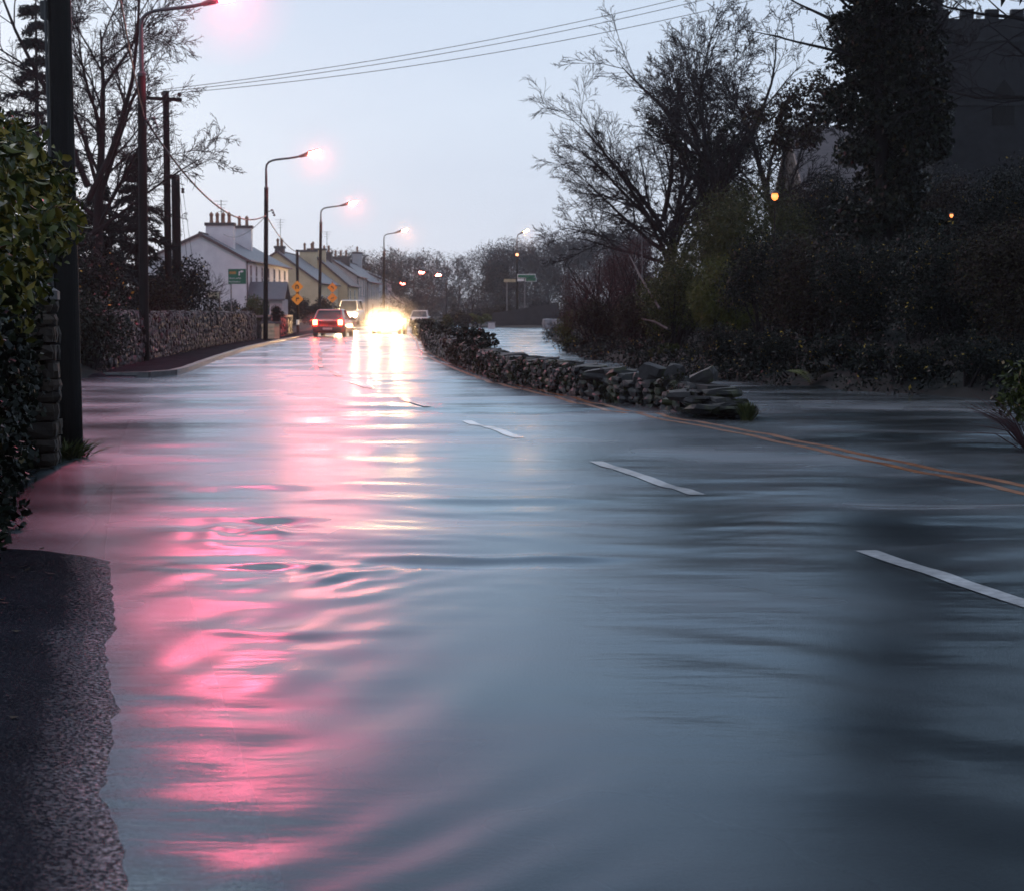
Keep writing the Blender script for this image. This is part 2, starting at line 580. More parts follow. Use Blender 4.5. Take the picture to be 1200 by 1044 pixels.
def conifer(name, label, loc, h, w, seed, n=9000, group=None):
    st = random.getstate()
    random.seed(seed)
    root = thing(name, label, 'tree', loc, 0, group)
    tb = MB()
    tb.tube([(0, 0, -.2), (0, 0, h * .5), (.05, 0, h)], [.16, .1, .02], 6)
    P, D = [], []
    z = h * .08
    while z < h * .97:
        t = z / h
        rr = w * (1 - t) ** .8 * random.uniform(.7, 1.1) + .1
        for k in range(random.randint(4, 6)):
            a = random.uniform(0, 6.283)
            e = Vector((math.cos(a) * rr, math.sin(a) * rr, z - rr * .22 + random.uniform(-.1, .1)))
            m = Vector((math.cos(a) * rr * .5, math.sin(a) * rr * .5, z + rr * .02))
            tb.tube([(0, 0, z), m, e], [.035, .02, .006], 3, cap=False)
            for q in range(14):
                u = random.uniform(.15, 1.05)
                c = (Vector((0, 0, z)).lerp(m, u * 2) if u < .5 else m.lerp(e, u * 2 - 1))
                P.append((c.x, c.y, c.z))
                D.append((math.cos(a), math.sin(a), -.35))
        z += h * .045 * random.uniform(.8, 1.3)
    tb.build('trunk', M['bark'], root)
    P, D = np.array(P), np.array(D)
    idx = RNG.integers(0, len(P), n)
    pos = P[idx] + RNG.normal(size=(n, 3)) * np.array([.09, .09, .05])
    ax = D[idx] + RNG.normal(size=(n, 3)) * .6
    ax[:, 2] -= .25
    ax /= np.linalg.norm(ax, axis=1)[:, None]
    sd = np.cross(ax, RNG.normal(size=(n, 3)))
    sd /= np.linalg.norm(sd, axis=1)[:, None]
    s = .28 * (.6 + .8 * RNG.random(n))
    L, W = ax * s[:, None], sd * (s * .09)[:, None]
    V = np.stack([pos - L * .4, pos + W, pos + L * .6, pos - W], 1).reshape(-1, 3)
    np_mesh('crown', V, np.arange(4 * n).reshape(n, 4), M['conifer'], root)
    random.setstate(st)
    return root

# ------------------------------------------------------------------ rubble walls
def rock(b, c, s, rot, k=.76, jit=.13, tilt=(0, 0)):
    vs, idm = [], {}
    m = Matrix.Rotation(rot, 3, 'Z') @ Matrix.Rotation(tilt[0], 3, 'X') @ Matrix.Rotation(tilt[1], 3, 'Y')
    for x in (-1, 0, 1):
        for y in (-1, 0, 1):
            for z in (-1, 0, 1):
                if x == y == z == 0:
                    continue
                n = abs(x) + abs(y) + abs(z)
                f = {1: 1.0, 2: .93, 3: k}[n]
                j = [random.uniform(-jit, jit) for _ in range(3)]
                p = m @ Vector(((x * f + j[0]) * s[0] / 2, (y * f + j[1]) * s[1] / 2, (z * f + j[2]) * s[2] / 2))
                idm[(x, y, z)] = len(vs)
                vs.append((p.x + c[0], p.y + c[1], p.z + c[2]))
    fs = []
    for ax in range(3):
        o1, o2 = (ax + 1) % 3, (ax + 2) % 3
        for sgn in (-1, 1):
            for a in (-1, 0):
                for bb in (-1, 0):
                    q = []
                    for (da, db) in ((0, 0), (1, 0), (1, 1), (0, 1)):
                        t = [0, 0, 0]
                        t[ax], t[o1], t[o2] = sgn, a + da, bb + db
                        q.append(idm[tuple(t)])
                    fs.append(tuple(q if sgn > 0 else q[::-1]))
    b.add(vs, fs)

def resample(path, step):
    out, acc = [], 0.0
    pts = [Vector((p[0], p[1], 0)) for p in path]
    for a, c in zip(pts[:-1], pts[1:]):
        L = (c - a).length
        d = (c - a) / L
        t = acc
        while t < L:
            out.append((a + d * t, d))
            t += step
        acc = t - L
    return out

def rubble_wall(b, core, path, height, thick, stone, course, side=1, base=-.08, hfun=None, cope=True, both=False):
    """stones along a path; side is the seen face"""
    sp = resample(path, stone)
    for i, (p, d) in enumerate(sp):
        nrm = Vector((d.y, -d.x, 0)) * side
        hh = hfun(i / max(1, len(sp) - 1)) if hfun else height
        rot = math.atan2(d.y, d.x)
        z, k = base, 0
        while z < hh - course * .5:
            ch = course * random.uniform(.75, 1.3)
            off = random.uniform(-.5, .5) * stone
            for s in ((1, -1) if both else (1,)):
                q = p + d * off + nrm * s * (thick * .5 - .06 + random.uniform(-.03, .03))
                rock(b, (q.x, q.y, z + ch / 2), (stone * random.uniform(.75, 1.35), thick * random.uniform(.4, .55), ch * 1.05), rot + random.uniform(-.08, .08), tilt=(0, random.uniform(-.07, .07)))
            z += ch
        if cope:
            q = p + d * random.uniform(-.3, .3) * stone
            rock(b, (q.x, q.y, hh + course * .25), (stone * random.uniform(.8, 1.3), thick * random.uniform(.85, 1.1), course * random.uniform(.7, 1.5)), rot + random.uniform(-.15, .15), tilt=(random.uniform(-.15, .15), random.uniform(-.2, .2)))
    for (p, d), (p2, d2) in zip(sp[:-1], sp[1:]):
        hh = hfun(.5) if hfun else height
        c = (p + p2) / 2
        core.box((c.x, c.y, (hh * .9 + base) / 2), ((p2 - p).length * 1.04, thick * .6, hh * .9 - base), math.atan2(d.y, d.x))

# ------------------------------------------------------------------ plan of the place (metres, x to the right, y ahead)
KL = [(-.2, 1), (-.86, 4.03), (-2.24, 10), (-3.9, 18), (-5.4, 26), (-6.95, 37), (-8.0, 48), (-9.2, 62), (-10.3, 80), (-11.0, 100), (-11.2, 130), (-11.1, 160), (-11, 220), (-11, 345)]
YL = [(6.2, 1), (5.6, 4), (3.7, 12.9), (3.05, 16), (2.47, 19.2), (1.8, 22), (1.16, 24.4), (.5, 28.4), (-.45, 33.7), (-1.85, 46), (-3.1, 60), (-4.25, 80), (-6.5, 113), (-6.1, 160), (-5, 220), (-5, 345)]
CL = [(3.6, 1.5), (1.92, 9.8), (.71, 15.7), (-.57, 21.6), (-1.77, 27.5), (-3.0, 33.4), (-4.6, 43), (-6.0, 56), (-7.2, 75), (-8.3, 100), (-8.6, 130), (-8.5, 200)]
WL = [(-8.0, 36.5), (-9.6, 46), (-11.1, 65), (-11.7, 80), (-11.95, 88)]
SH = [(12, -40), (9, 5), (6.2, 15), (7.8, 22), (7.4, 26), (4.6, 32.5), (3.2, 40), (2.2, 52), (1.8, 80), (2.2, 110), (3.2, 144), (3, 148), (-4.5, 152), (-4.5, 700)]
def X(path, y):
    return np.interp(y, [p[1] for p in path], [p[0] for p in path])

def sstep(a, b, v):
    t = np.clip((v - a) / (b - a), 0, 1)
    return t * t * (3 - 2 * t)

def land(x, y):
    x, y = np.asarray(x, float), np.asarray(y, float)
    s = x - X(SH, y)
    z = -.55 + .6 * sstep(-1.2, .3, s) + np.clip(s, 0, 11) * (.24 - .225 * sstep(118, 142, y))
    z = np.where(y > 160, np.minimum(z, .2 + 4 * sstep(180, 300, y) * sstep(0, 60, x)), z)
    road = (x > X(KL, y) - .3) & (x < X(YL, y) + 1.2)
    z = np.where(road, -.10, z)
    verge = (x >= X(YL, y) + 1.2) & (s < -.5) & (y < 20)
    z = np.where(verge, np.minimum(-.10, -.10 - .04 * (x - X(YL, y) - 1.2)), z)
    wl = np.interp(y, [0, 8, 15, 34, 36.5, 46, 65, 80, 100, 130, 345], [-1.2, -2.6, -4.4, -9, -8, -9.6, -11.1, -11.7, -12.6, -13, -12.5])
    left = wl - x
    zl = np.where((y > 16) & (y < 35), -.12 + .5 * sstep(3, 8, left), -.12 + .42 * sstep(.1, .8, left))
    zl = zl + np.clip(left - 12, 0, 40) * .03
    z = np.where(x < X(KL, y) - .3, zl, z)
    return z

# ------------------------------------------------------------------ ground, road, footpaths, water
gx = np.unique(np.concatenate([np.linspace(-340, -30, 32), np.linspace(-30, 32, 125), np.linspace(32, 340, 32)]))
gy = np.unique(np.concatenate([np.linspace(-40, 2, 12), np.linspace(2, 70, 110), np.linspace(70, 170, 70), np.linspace(170, 640, 48)]))
GX, GY = np.meshgrid(gx, gy)
GZ = land(GX, GY) + .04 * np.sin(GX * 1.7 + GY * .6) * np.sin(GY * 1.3) * (np.abs(GX - X(SH, GY)) > 1.5) * (GX > X(SH, GY))
def grid_faces(ny, nx):
    i = np.arange((ny - 1) * (nx - 1))
    r, c = i // (nx - 1), i % (nx - 1)
    a = r * nx + c
    return np.stack([a, a + 1, a + nx + 1, a + nx], 1)
struct(np_mesh('ground', np.stack([GX, GY, GZ], -1).reshape(-1, 3), grid_faces(*GX.shape), M['soil'], smooth=True))

def strip(name, left, right, ys, z, mat, kind='structure'):
    V = []
    for y in ys:
        V += [(left(y), y, z), (right(y), y, z)]
    Fq = [(2 * i, 2 * i + 1, 2 * i + 3, 2 * i + 2) for i in range(len(ys) - 1)]
    return struct(np_mesh(name, V, Fq, mat), kind)
ys = np.concatenate([np.arange(1, 60, 1.0), np.arange(60, 346, 5.0)])
strip('road', lambda y: X(KL, y) - .05, lambda y: X(YL, y) + .55, ys, -.035, M['asphalt'])
# near footpath, its broken edge slipping under the flood
fy, fs = np.linspace(1.5, 16.5, 300), np.linspace(-.35, 2.6, 90)
FS, FY = np.meshgrid(fs, fy)
def lumps(x, y):
    return (np.sin(x * 7.1 + 1.3 * np.sin(y * 3.1)) * np.sin(y * 4.3 + 1.1) + .7 * np.sin(x * 13 + y * 5.7) + .6 * np.sin(y * 11.3 - x * 4.1)) / 2.3
FX = X(KL, FY) - FS * .98
wave_edge = .02 * np.sin(FY * 1.7 + .5) + .008 * np.sin(FY * 4.3 + 1)
FZ = -.030 + .062 * sstep(-.34, .42, FS + wave_edge) + .001 * lumps(FX, FY) + .0022 * lumps(FX * 2.7 + 3, FY * 2.3) + .02 * sstep(.6, 2, FS)
FZ -= .13 * sstep(9.3, 10.2, FY - .35 * FS)
FZ -= .008 * np.exp(-(((FS - .10) / .22) ** 2 + ((FY - 4.75) / .40) ** 2))
FZ -= .005 * np.exp(-(((FS - .35) / .3) ** 2 + ((FY - 7.0) / .25) ** 2))
struct(np_mesh('footpath', np.stack([FX, FY, FZ], -1).reshape(-1, 3), grid_faces(*FX.shape), M['footpath'], smooth=True))
# footpath beyond the gateway, with its kerb
fy2 = np.concatenate([np.linspace(35.2, 60, 60), np.linspace(61, 135, 60)])
fu = np.linspace(0, 1, 14)
FU, FY2 = np.meshgrid(fu, fy2)
wl2 = np.interp(FY2, [34, 36.5, 46, 65, 80, 100, 135], [-8.4, -8.3, -9.7, -11.2, -11.8, -13, -14])
xr = X(KL, FY2) - .16 - .9 * np.clip((38.2 - FY2) / 3, 0, 1) ** 2
FX2 = xr + (wl2 - xr) * FU
FZ2 = -.12 + .20 * sstep(34.9, 36.6, FY2 + .8 * FU + .3 * np.sin(FX2 * 3)) + .012 * lumps(FX2 * .5, FY2 * .3)
struct(np_mesh('footpath', np.stack([FX2, FY2, FZ2], -1).reshape(-1, 3), grid_faces(*FX2.shape), M['footpath'], smooth=True))
kb = MB()
kpath = [(-8.1, 35.6), (-7.35, 36.1), (-7.05, 37.3)] + [(float(X(KL, y)), y) for y in np.arange(39, 133, 3.0)]
for a, c in zip(kpath[:-1], kpath[1:]):
    a, c = Vector((*a, 0)), Vector((*c, 0))
    n = max(1, int((c - a).length / .95))
    for i in range(n):
        p = a.lerp(c, (i + .5) / n)
        kb.box((p.x, p.y, .0), ((c - a).length / n - .012, .16, .21 + random.uniform(-.008, .008)), math.atan2(c.y - a.y, c.x - a.x))
struct(kb.build('kerb', M['kerb']))

# flood water: one sheet with real low waves
wx = np.unique(np.concatenate([np.linspace(-40, -12, 40), np.linspace(-12, -3.2, 90), np.linspace(-3.2, 4.4, 260), np.linspace(4.4, 14, 70), np.linspace(14, 70, 40)]))
wy = np.concatenate([2.2 * (40 / 2.2) ** np.linspace(0, 1, 520), np.linspace(40.4, 345, 160)])
WX, WY = np.meshgrid(wx, wy)
def waves(x, y, ang, lo, hi, n, slope, spread=.2):
    h = np.zeros_like(x)
    for _ in range(n):
        lam = math.exp(RNG.uniform(math.log(lo), math.log(hi)))
        a = ang + RNG.normal() * spread
        k = 2 * math.pi / lam
        h += (slope / k) * np.sin(k * (x * math.cos(a) + y * math.sin(a)) + RNG.uniform(0, 6.28))
    return h / math.sqrt(n)
wxp = WX + .35 * np.sin(WY * .9 + .4) + .2 * np.sin(WX * 1.3 + WY * .5)
wyp = WY + .25 * np.sin(WX * .8 + 1) + .12 * np.sin(WX * 1.9 + .6 * WY) + .06 * np.sin(WX * 4.1 - WY * .8)
fade = 1 - .8 * sstep(30, 75, WY)
road_m = sstep(-.2, .5, WX - X(KL, WY))
H = waves(wxp, wyp, R(90), .7, 3.2, 14, .038, .16) * sstep(8.5, 10.5, WY) * fade
H += waves(wxp, wyp, R(95), .25, .6, 10, .022, .3) * sstep(7, 10, WY) * (1 - sstep(22, 40, WY))
nl = (1 - sstep(8.2, 9.8, WY)) * (1 - sstep(-.2, .9, WX + .1 * WY - .2))
H += waves(wxp, wyp, R(-15), .22, .75, 16, .062, .16) * nl * sstep(-1.6, -.7, WX + .1 * WY)
H += waves(wxp, wyp, R(95), .4, 1.0, 8, .032, .2) * nl * (1 - sstep(-.9, -.2, WX))
nr = (1 - sstep(11, 14, WY)) * sstep(.0, 1.2, WX)
H += waves(wxp, wyp, R(52), .35, 1.1, 14, .040, .12) * nr * (1 - sstep(7, 9.5, WY)) + waves(wxp, wyp, R(76), .35, 1.3, 12, .028, .14) * nr * sstep(7, 9.5, WY)
rv = sstep(.3, 1.5, WX - X(YL, WY))
H += waves(wxp, wyp, R(80), .35, 1.6, 10, .05, .35) * rv * fade
# a stalled step in the current, a churned patch and smaller creases
def step_ridge(x0, x1, yc, bend, height, w, xc=0.0):
    t = sstep(x0 - .25, x0 + .25, WX) * (1 - sstep(x1 - .5, x1 + .4, WX))
    yy = WY - (yc + bend * (WX - xc) ** 2 + .03 * np.sin(WX * 9))
    t = t * (.65 + .35 * np.sin(WX * 5.3 + yc * 3) * np.sin(WX * 2.1 + yc))
    return height * t * (np.exp(-(yy / w) ** 2) - .7 * np.exp(-((yy + 1.9 * w) / (1.5 * w)) ** 2))
H += step_ridge(-.85, .75, 9.45, .10, .022, .11)
H += step_ridge(-1.7, -.7, 9.2, .25, .018, .10, -1.2)
H += step_ridge(-2.0, -1.15, 11.3, -.3, .020, .14, -1.5)
H += step_ridge(-2.4, -1.2, 13.4, .1, .020, .2, -1.8)
H += step_ridge(-1.15, -.55, 5.95, .2, .005, .06, -.8)
H += step_ridge(-1.25, -.6, 7.2, .2, .007, .08, -.9)
H += step_ridge(-1.5, .5, 12.4, .05, .016, .16, -.4)
g = np.exp(-(((WX + 1.55) / .42) ** 2 + ((WY - 10.7) / .55) ** 2))
H += waves(WX, WY, R(60), .16, .5, 12, .24, .8) * g
g = np.exp(-(((WX + .9) / .3) ** 2 + ((WY - 8.9) / .5) ** 2))
H += waves(WX, WY, R(-20), .14, .4, 10, .15, .4) * g
H *= .75 + .40 * np.sin(WX * .9 + .5 * np.sin(WY * .35)) * np.sin(WY * .55 + 1.2 * np.sin(WX * .5))
H *= (.12 + .88 * road_m)
H *= 1 - .6 * sstep(20, 25, WY) * (WX < X(KL, WY))
struct(np_mesh('flood_water', np.stack([WX, WY, H], -1).reshape(-1, 3), grid_faces(*WX.shape), M['water'], smooth=True))

# painted lines, the water only just washing over them
def level(x, y):
    i = int(np.clip(np.searchsorted(wx, x) - 1, 0, len(wx) - 2))
    j = int(np.clip(np.searchsorted(wy, y) - 1, 0, len(wy) - 2))
    u, v = (x - wx[i]) / (wx[i + 1] - wx[i]), (y - wy[j]) / (wy[j + 1] - wy[j])
    return (H[j, i] * (1 - u) + H[j, i + 1] * u) * (1 - v) + (H[j + 1, i] * (1 - u) + H[j + 1, i + 1] * u) * v
def painted(pairs, lift, mat):
    V = []
    for (a, c) in pairs:
        for t in (0, .5, 1):
            x, y = a[0] + (c[0] - a[0]) * t, a[1] + (c[1] - a[1]) * t
            V.append((x, y, level(x, y) + lift))
    Fq = []
    for i in range(len(pairs) - 1):
        k = 3 * i
        Fq += [(k, k + 1, k + 4, k + 3), (k + 1, k + 2, k + 5, k + 4)]
    return struct(np_mesh('road_marking', V, Fq, mat, smooth=True))
for off in (0.0, .24):
    painted([((X(YL, y) + off - .05, y), (X(YL, y) + off + .05, y)) for y in np.arange(4, 110, .12)], .0022, M['paint_yellow'])
acc = resample(CL, .05)
s0 = min(range(len(acc)), key=lambda i: abs(acc[i][0].y - 9.8))
for k in range(-1, 16):
    seg = acc[s0 - 60 + k * 120: s0 + k * 120]
    if len(seg) < 40 or seg[-1][0].y > 110 or seg[0][0].y < 3:
        continue
    pr = []
    for (p, d) in seg[::2] + [seg[-1]]:
        n = Vector((d.y, -d.x, 0)) * .06
        pr.append(((p - n)[:2], (p + n)[:2]))
    painted(pr, .004 if pr[0][0][1] < 22 else .009, M['paint_white'])

# ------------------------------------------------------------------ right roadside wall
rb, rc = MB(), MB()
RW = [(2.62, 22.7), (2.3, 24.4), (1.3, 27.3), (0.05, 33.7), (-1.3, 46)]
rubble_wall(rb, rc, RW, .40, .5, .26, .105, -1, hfun=lambda t: .24 + .17 * min(1, t * 4), both=True)
RW2 = [(-1.3, 46), (-2.55, 60), (-3.7, 80), (-6.0, 113), (-5.4, 150)]
rubble_wall(rb, rc, RW2, .52, .5, .42, .16, -1)
# the broken end: flat courses stepping down and a few large slabs left on top
e = Vector((2.85, 22.2, 0))
for k in range(46):          # tumbled stones of the open end
    u, t = random.random(), random.random()
    zz = random.uniform(-.04, .30) * (1 - .55 * u)
    q = Vector((2.40, 23.4, 0)).lerp(Vector((2.70, 22.2, 0)), u)
    q += Vector((.9, .4, 0)) * random.uniform(-.28, .30)
    rock(rb, (q.x, q.y, zz), (random.uniform(.2, .52), random.uniform(.2, .34), random.uniform(.07, .14)), R(-52) + random.uniform(-.5, .5), .76, .14, (random.uniform(-.12, .12), random.uniform(-.12, .12)))
for (px, py, Y, s, rot, tl) in ((825, 443, 23.4, (.36, .24, .20), -.5, (.1, -.4)), (790, 442, 24.3, (.22, .3, .34), -.4, (0, .2)), (765, 437, 25.0, (.34, .3, .24), -.6, (0, .3)), (748, 445, 25.6, (.4, .3, .2), -.6, (0, -.2)), (710, 438, 26.6, (.7, .34, .16), -.55, (0, -.12)), (850, 462, 22.6, (.42, .3, .10), -.6, (0, -.05))):
    p = at(px, py, Y)
    rock(rb, p, s, rot, .8, .12, tl)
wall_r = thing('stone_wall', 'low broken dry stone wall along the right road edge, mossy with loose slabs at its end', 'wall', (0, 0, 0))
rb.build('stones', M['wall_right'], wall_r)
rc.build('core', M['wall_core'], wall_r)
C, Rr = [], []
for (p, d) in resample([(-.6, 39), (-1.3, 46), (-2.55, 60), (-3.7, 80), (-5.9, 112)], .45):
    C.append((p.x + random.uniform(-.1, .25), p.y, .62 + random.uniform(-.12, .12)))
    Rr.append(random.uniform(.10, .26))
V, Fq = leaf_cloud(C, Rr, 16000, .10, .6, .3, .3)
np_mesh('ivy', V, Fq, M['hedge_leaf'], wall_r)
C, Rr = [], []
for (p, d) in resample(RW, .12):
    u = (p.y - 22) / 24
    if random.random() < .25 + .6 * u:
        C.append((p.x - .27, p.y - .1, random.uniform(.02, .46)))
        Rr.append(random.uniform(.04, .10 + .08 * u))
V, Fq = leaf_cloud(C, Rr, 9000, .05, .5, .2, .3)
np_mesh('moss', V, Fq, M['bank_moss'], wall_r)
C, Rr = [], []
for (p, d) in resample(RW2, .22):
    for k in range(2):
        C.append((p.x - .28 + random.uniform(0, .4), p.y, random.uniform(.0, .72)))
        Rr.append(random.uniform(.07, .2))
V, Fq = leaf_cloud(C, Rr, 26000, .075, .5, .2, .3)
np_mesh('creeper', V, Fq, M['bank_moss'], wall_r)

def tuft(name, label, loc, h, w, n, mat, cat, parent=None):
    V, Fq = [], []
    for i in range(n):
        a = random.uniform(0, 6.28)
        r = w * .35 * random.random()
        b0 = Vector((r * math.cos(a), r * math.sin(a), -.03))
        tip = Vector((b0.x * 2.2 + random.gauss(0, w * .3), b0.y * 2.2 + random.gauss(0, w * .3), h * random.uniform(.5, 1.1)))
        sd = Vector((math.sin(a), -math.cos(a), 0)) * .008
        k = len(V)
        mid = (b0 + tip) * .5 + Vector((0, 0, h * .15))
        V += [b0 - sd, b0 + sd, mid + sd, mid - sd, tip + sd * .2, tip - sd * .2]
        Fq += [(k, k + 1, k + 2, k + 3), (k + 3, k + 2, k + 4, k + 5)]
    o = np_mesh(name, V, Fq, mat, parent)
    o.location = loc
    if not parent:
        tag(o, label, cat)
    return o
tuft('grass_tuft', 'small green grass tuft in the flood at the broken end of the stone wall', (2.86, 21.8, 0), .2, .2, 260, M['grass'], 'grass')

# ------------------------------------------------------------------ left: laurel hedge, ivy wall, pillar, pole
C, Rr = [], []
for i in range(75):
    y = random.uniform(8.2, 14.6)
    xf = -2.42 - (y - 8.2) * .235
    t = random.random()
    z = random.uniform(1.25, 1.95 + .12 * (y - 8.2))
    C.append((xf - random.uniform(.05, 1.6) * (1 if t > .45 else .25), y, z))
    Rr.append(random.uniform(.16, .32))
for (px, py, Y) in ((58, 225, 12.5), (64, 255, 12.2), (52, 290, 12), (40, 200, 12.8), (30, 320, 10.8), (60, 205, 13), (20, 180, 12), (8, 165, 11.5), (46, 262, 11.6)):
    C.append(tuple(at(px - 4, py + 6, Y)))
    Rr.append(random.uniform(.16, .22))
hedge = thing('laurel_hedge', 'glossy green laurel bush overhanging the near left footpath', 'hedge', (-3.2, 11, 0))
V, Fq = leaf_cloud(np.array(C) - np.array([-3.2, 11, 0]), Rr, 14000, .088, .42, .55, .35, folded=True, droop=.25)
np_mesh('foliage', V, Fq, M['laurel'], hedge, True)
b = MB()
for i in range(40):
    q = Vector(C[i]) - Vector((-3.2, 11, 0))
    p0 = Vector((q.x - .5, q.y * .8, -.1))
    b.tube([p0, (p0 + q) / 2 + Vector((.1, .1, .2)), q], [.03, .02, .008], 5)
b.build('stem', M['bark'], hedge)
C, Rr = [], []
for i in range(150):
    y = random.uniform(8.0, 14.9)
    C.append((-2.46 - (y - 8.0) * .235 - random.uniform(.0, .22) - .08 * math.sin(y * 2.1), y, random.uniform(.0, 1.45)))
    Rr.append(random.uniform(.10, .2))
ivy = thing('ivy_wall', 'garden wall covered in small dark ivy leaves under the laurel bush', 'wall', (-3.2, 11, 0))
b = MB()
c0, c1 = Vector((-2.32 - .42, 8, 0)), Vector((-2.32 - 6.9 * .225 - .42, 14.7, 0))
for i in range(14):
    p = c0.lerp(c1, (i + .5) / 14) - Vector((-3.2, 11, 0))
    b.box((p.x, p.y, .6), (.56, .4, 1.5 + random.uniform(-.05, .05)), math.atan2(6.9, -1.55))
b.build('masonry', M['wall_core'], ivy)
V, Fq = leaf_cloud(np.array(C) - np.array([-3.2, 11, 0]), Rr, 15000, .055, .75, .4, .3, droop=.3)
np_mesh('ivy', V, Fq, M['ivy'], ivy)

pil = thing('gate_pillar', 'rough stone gate pillar with a pointed capstone beside the near pole', 'pillar', (-4.13, 15.2, 0), R(12))
pb = MB()
z = -.1
while z < 1.40:
    h = random.uniform(.09, .16)
    for side in range(4):
        cuts = [-.25, random.uniform(-.13, .13), .25] if random.random() < .7 else [-.25, random.uniform(-.15, -.05), random.uniform(.04, .15), .25]
        if random.random() < .15:
            cuts = [-.25, .25]
        for u0, u1 in zip(cuts[:-1], cuts[1:]):
            p = Vector(((u0 + u1) / 2, -.2 + random.uniform(-.015, .02), 0))
            p.rotate(Matrix.Rotation(side * math.pi / 2, 3, 'Z'))
            rock(pb, (p.x, p.y, z + h / 2), ((u1 - u0) * 1.02, .17, h * random.uniform(.85, 1.08)), side * math.pi / 2, .80, .10, (0, random.uniform(-.06, .06)))
    z += h
pb.box((0, 0, .65), (.36, .36, 1.5))
pb.build('shaft', M['pillar_stone'], pil)
cb = MB()
cb.box((0, 0, 1.44), (.58, .58, .07))
cb.add([(-.29, -.29, 1.476), (.29, -.29, 1.476), (.29, .29, 1.476), (-.29, .29, 1.476), (0, 0, 1.66)], [(0, 1, 4), (1, 2, 4), (2, 3, 4), (3, 0, 4)])
cb.build('capstone', M['capstone'], pil)
bracket = MB()
bracket.box((.28, -.1, .62), (.02, .05, .10))
bracket.build('latch_plate', M['galv'], pil)
# weeds at the foot of pole and pillar
tuft('weed_tuft', 'weeds growing out of the water at the foot of the near pole', (-4.0, 16.1, 0), .16, .5, 220, M['grass'], 'weeds')

def pole(root, h, r0, r1, lean=(0, 0), n=14):
    b = MB()
    k = 10
    b.tube([(lean[0] * h * i / k, lean[1] * h * i / k, -.3 + (h + .3) * i / k) for i in range(k + 1)], [r0 + (r1 - r0) * i / k for i in range(k + 1)], n)
    return b.build('shaft', M['pole_wood'], root, True)

gp = ground(82, 533)
near_pole = thing('utility_pole', 'thick dark wooden pole rising from the flood beside the stone pillar', 'pole', (gp.x, gp.y, 0))
pole(near_pole, 8.6, .125, .085, (-.006, 0))
b = MB()
b.tube([(-.09, -.08, -.1), (-.11, -.08, 2), (-.13, -.08, 4.1), (-.15, -.06, 8)], .012, 6)
b.build('cable_run', M['wire'], near_pole)
b = MB()
b.box((-.13, 0, 4.0), (.1, .12, .16))
b.build('junction_box', M['plastic'], near_pole)

# sodden leaves lying along the hedge foot
n_ = 170
ly = RNG.uniform(4.2, 10.2, n_)
lf = .30 + 1.5 * RNG.random(n_) ** .7
lx = X(KL, ly) - lf * .98
lzz = np.array([FZ[int(np.argmin(abs(fy - b_))), int(np.argmin(abs(fs - a_)))] for a_, b_ in zip(lf, ly)]) + .006
an = RNG.uniform(0, 6.28, n_)
L_ = np.stack([np.cos(an), np.sin(an), RNG.normal(0, .12, n_)], 1) * (.016 + .022 * RNG.random(n_))[:, None]
W_ = np.stack([-np.sin(an), np.cos(an), RNG.normal(0, .12, n_)], 1) * .012
P_ = np.stack([lx, ly, lzz], 1)
V = np.stack([P_ - L_, P_ + W_, P_ + L_ + np.array([0, 0, .006]), P_ - W_], 1).reshape(-1, 3)
struct(np_mesh('fallen_leaves', V, np.arange(4 * n_).reshape(n_, 4), M['brown_leaf']), 'stuff')

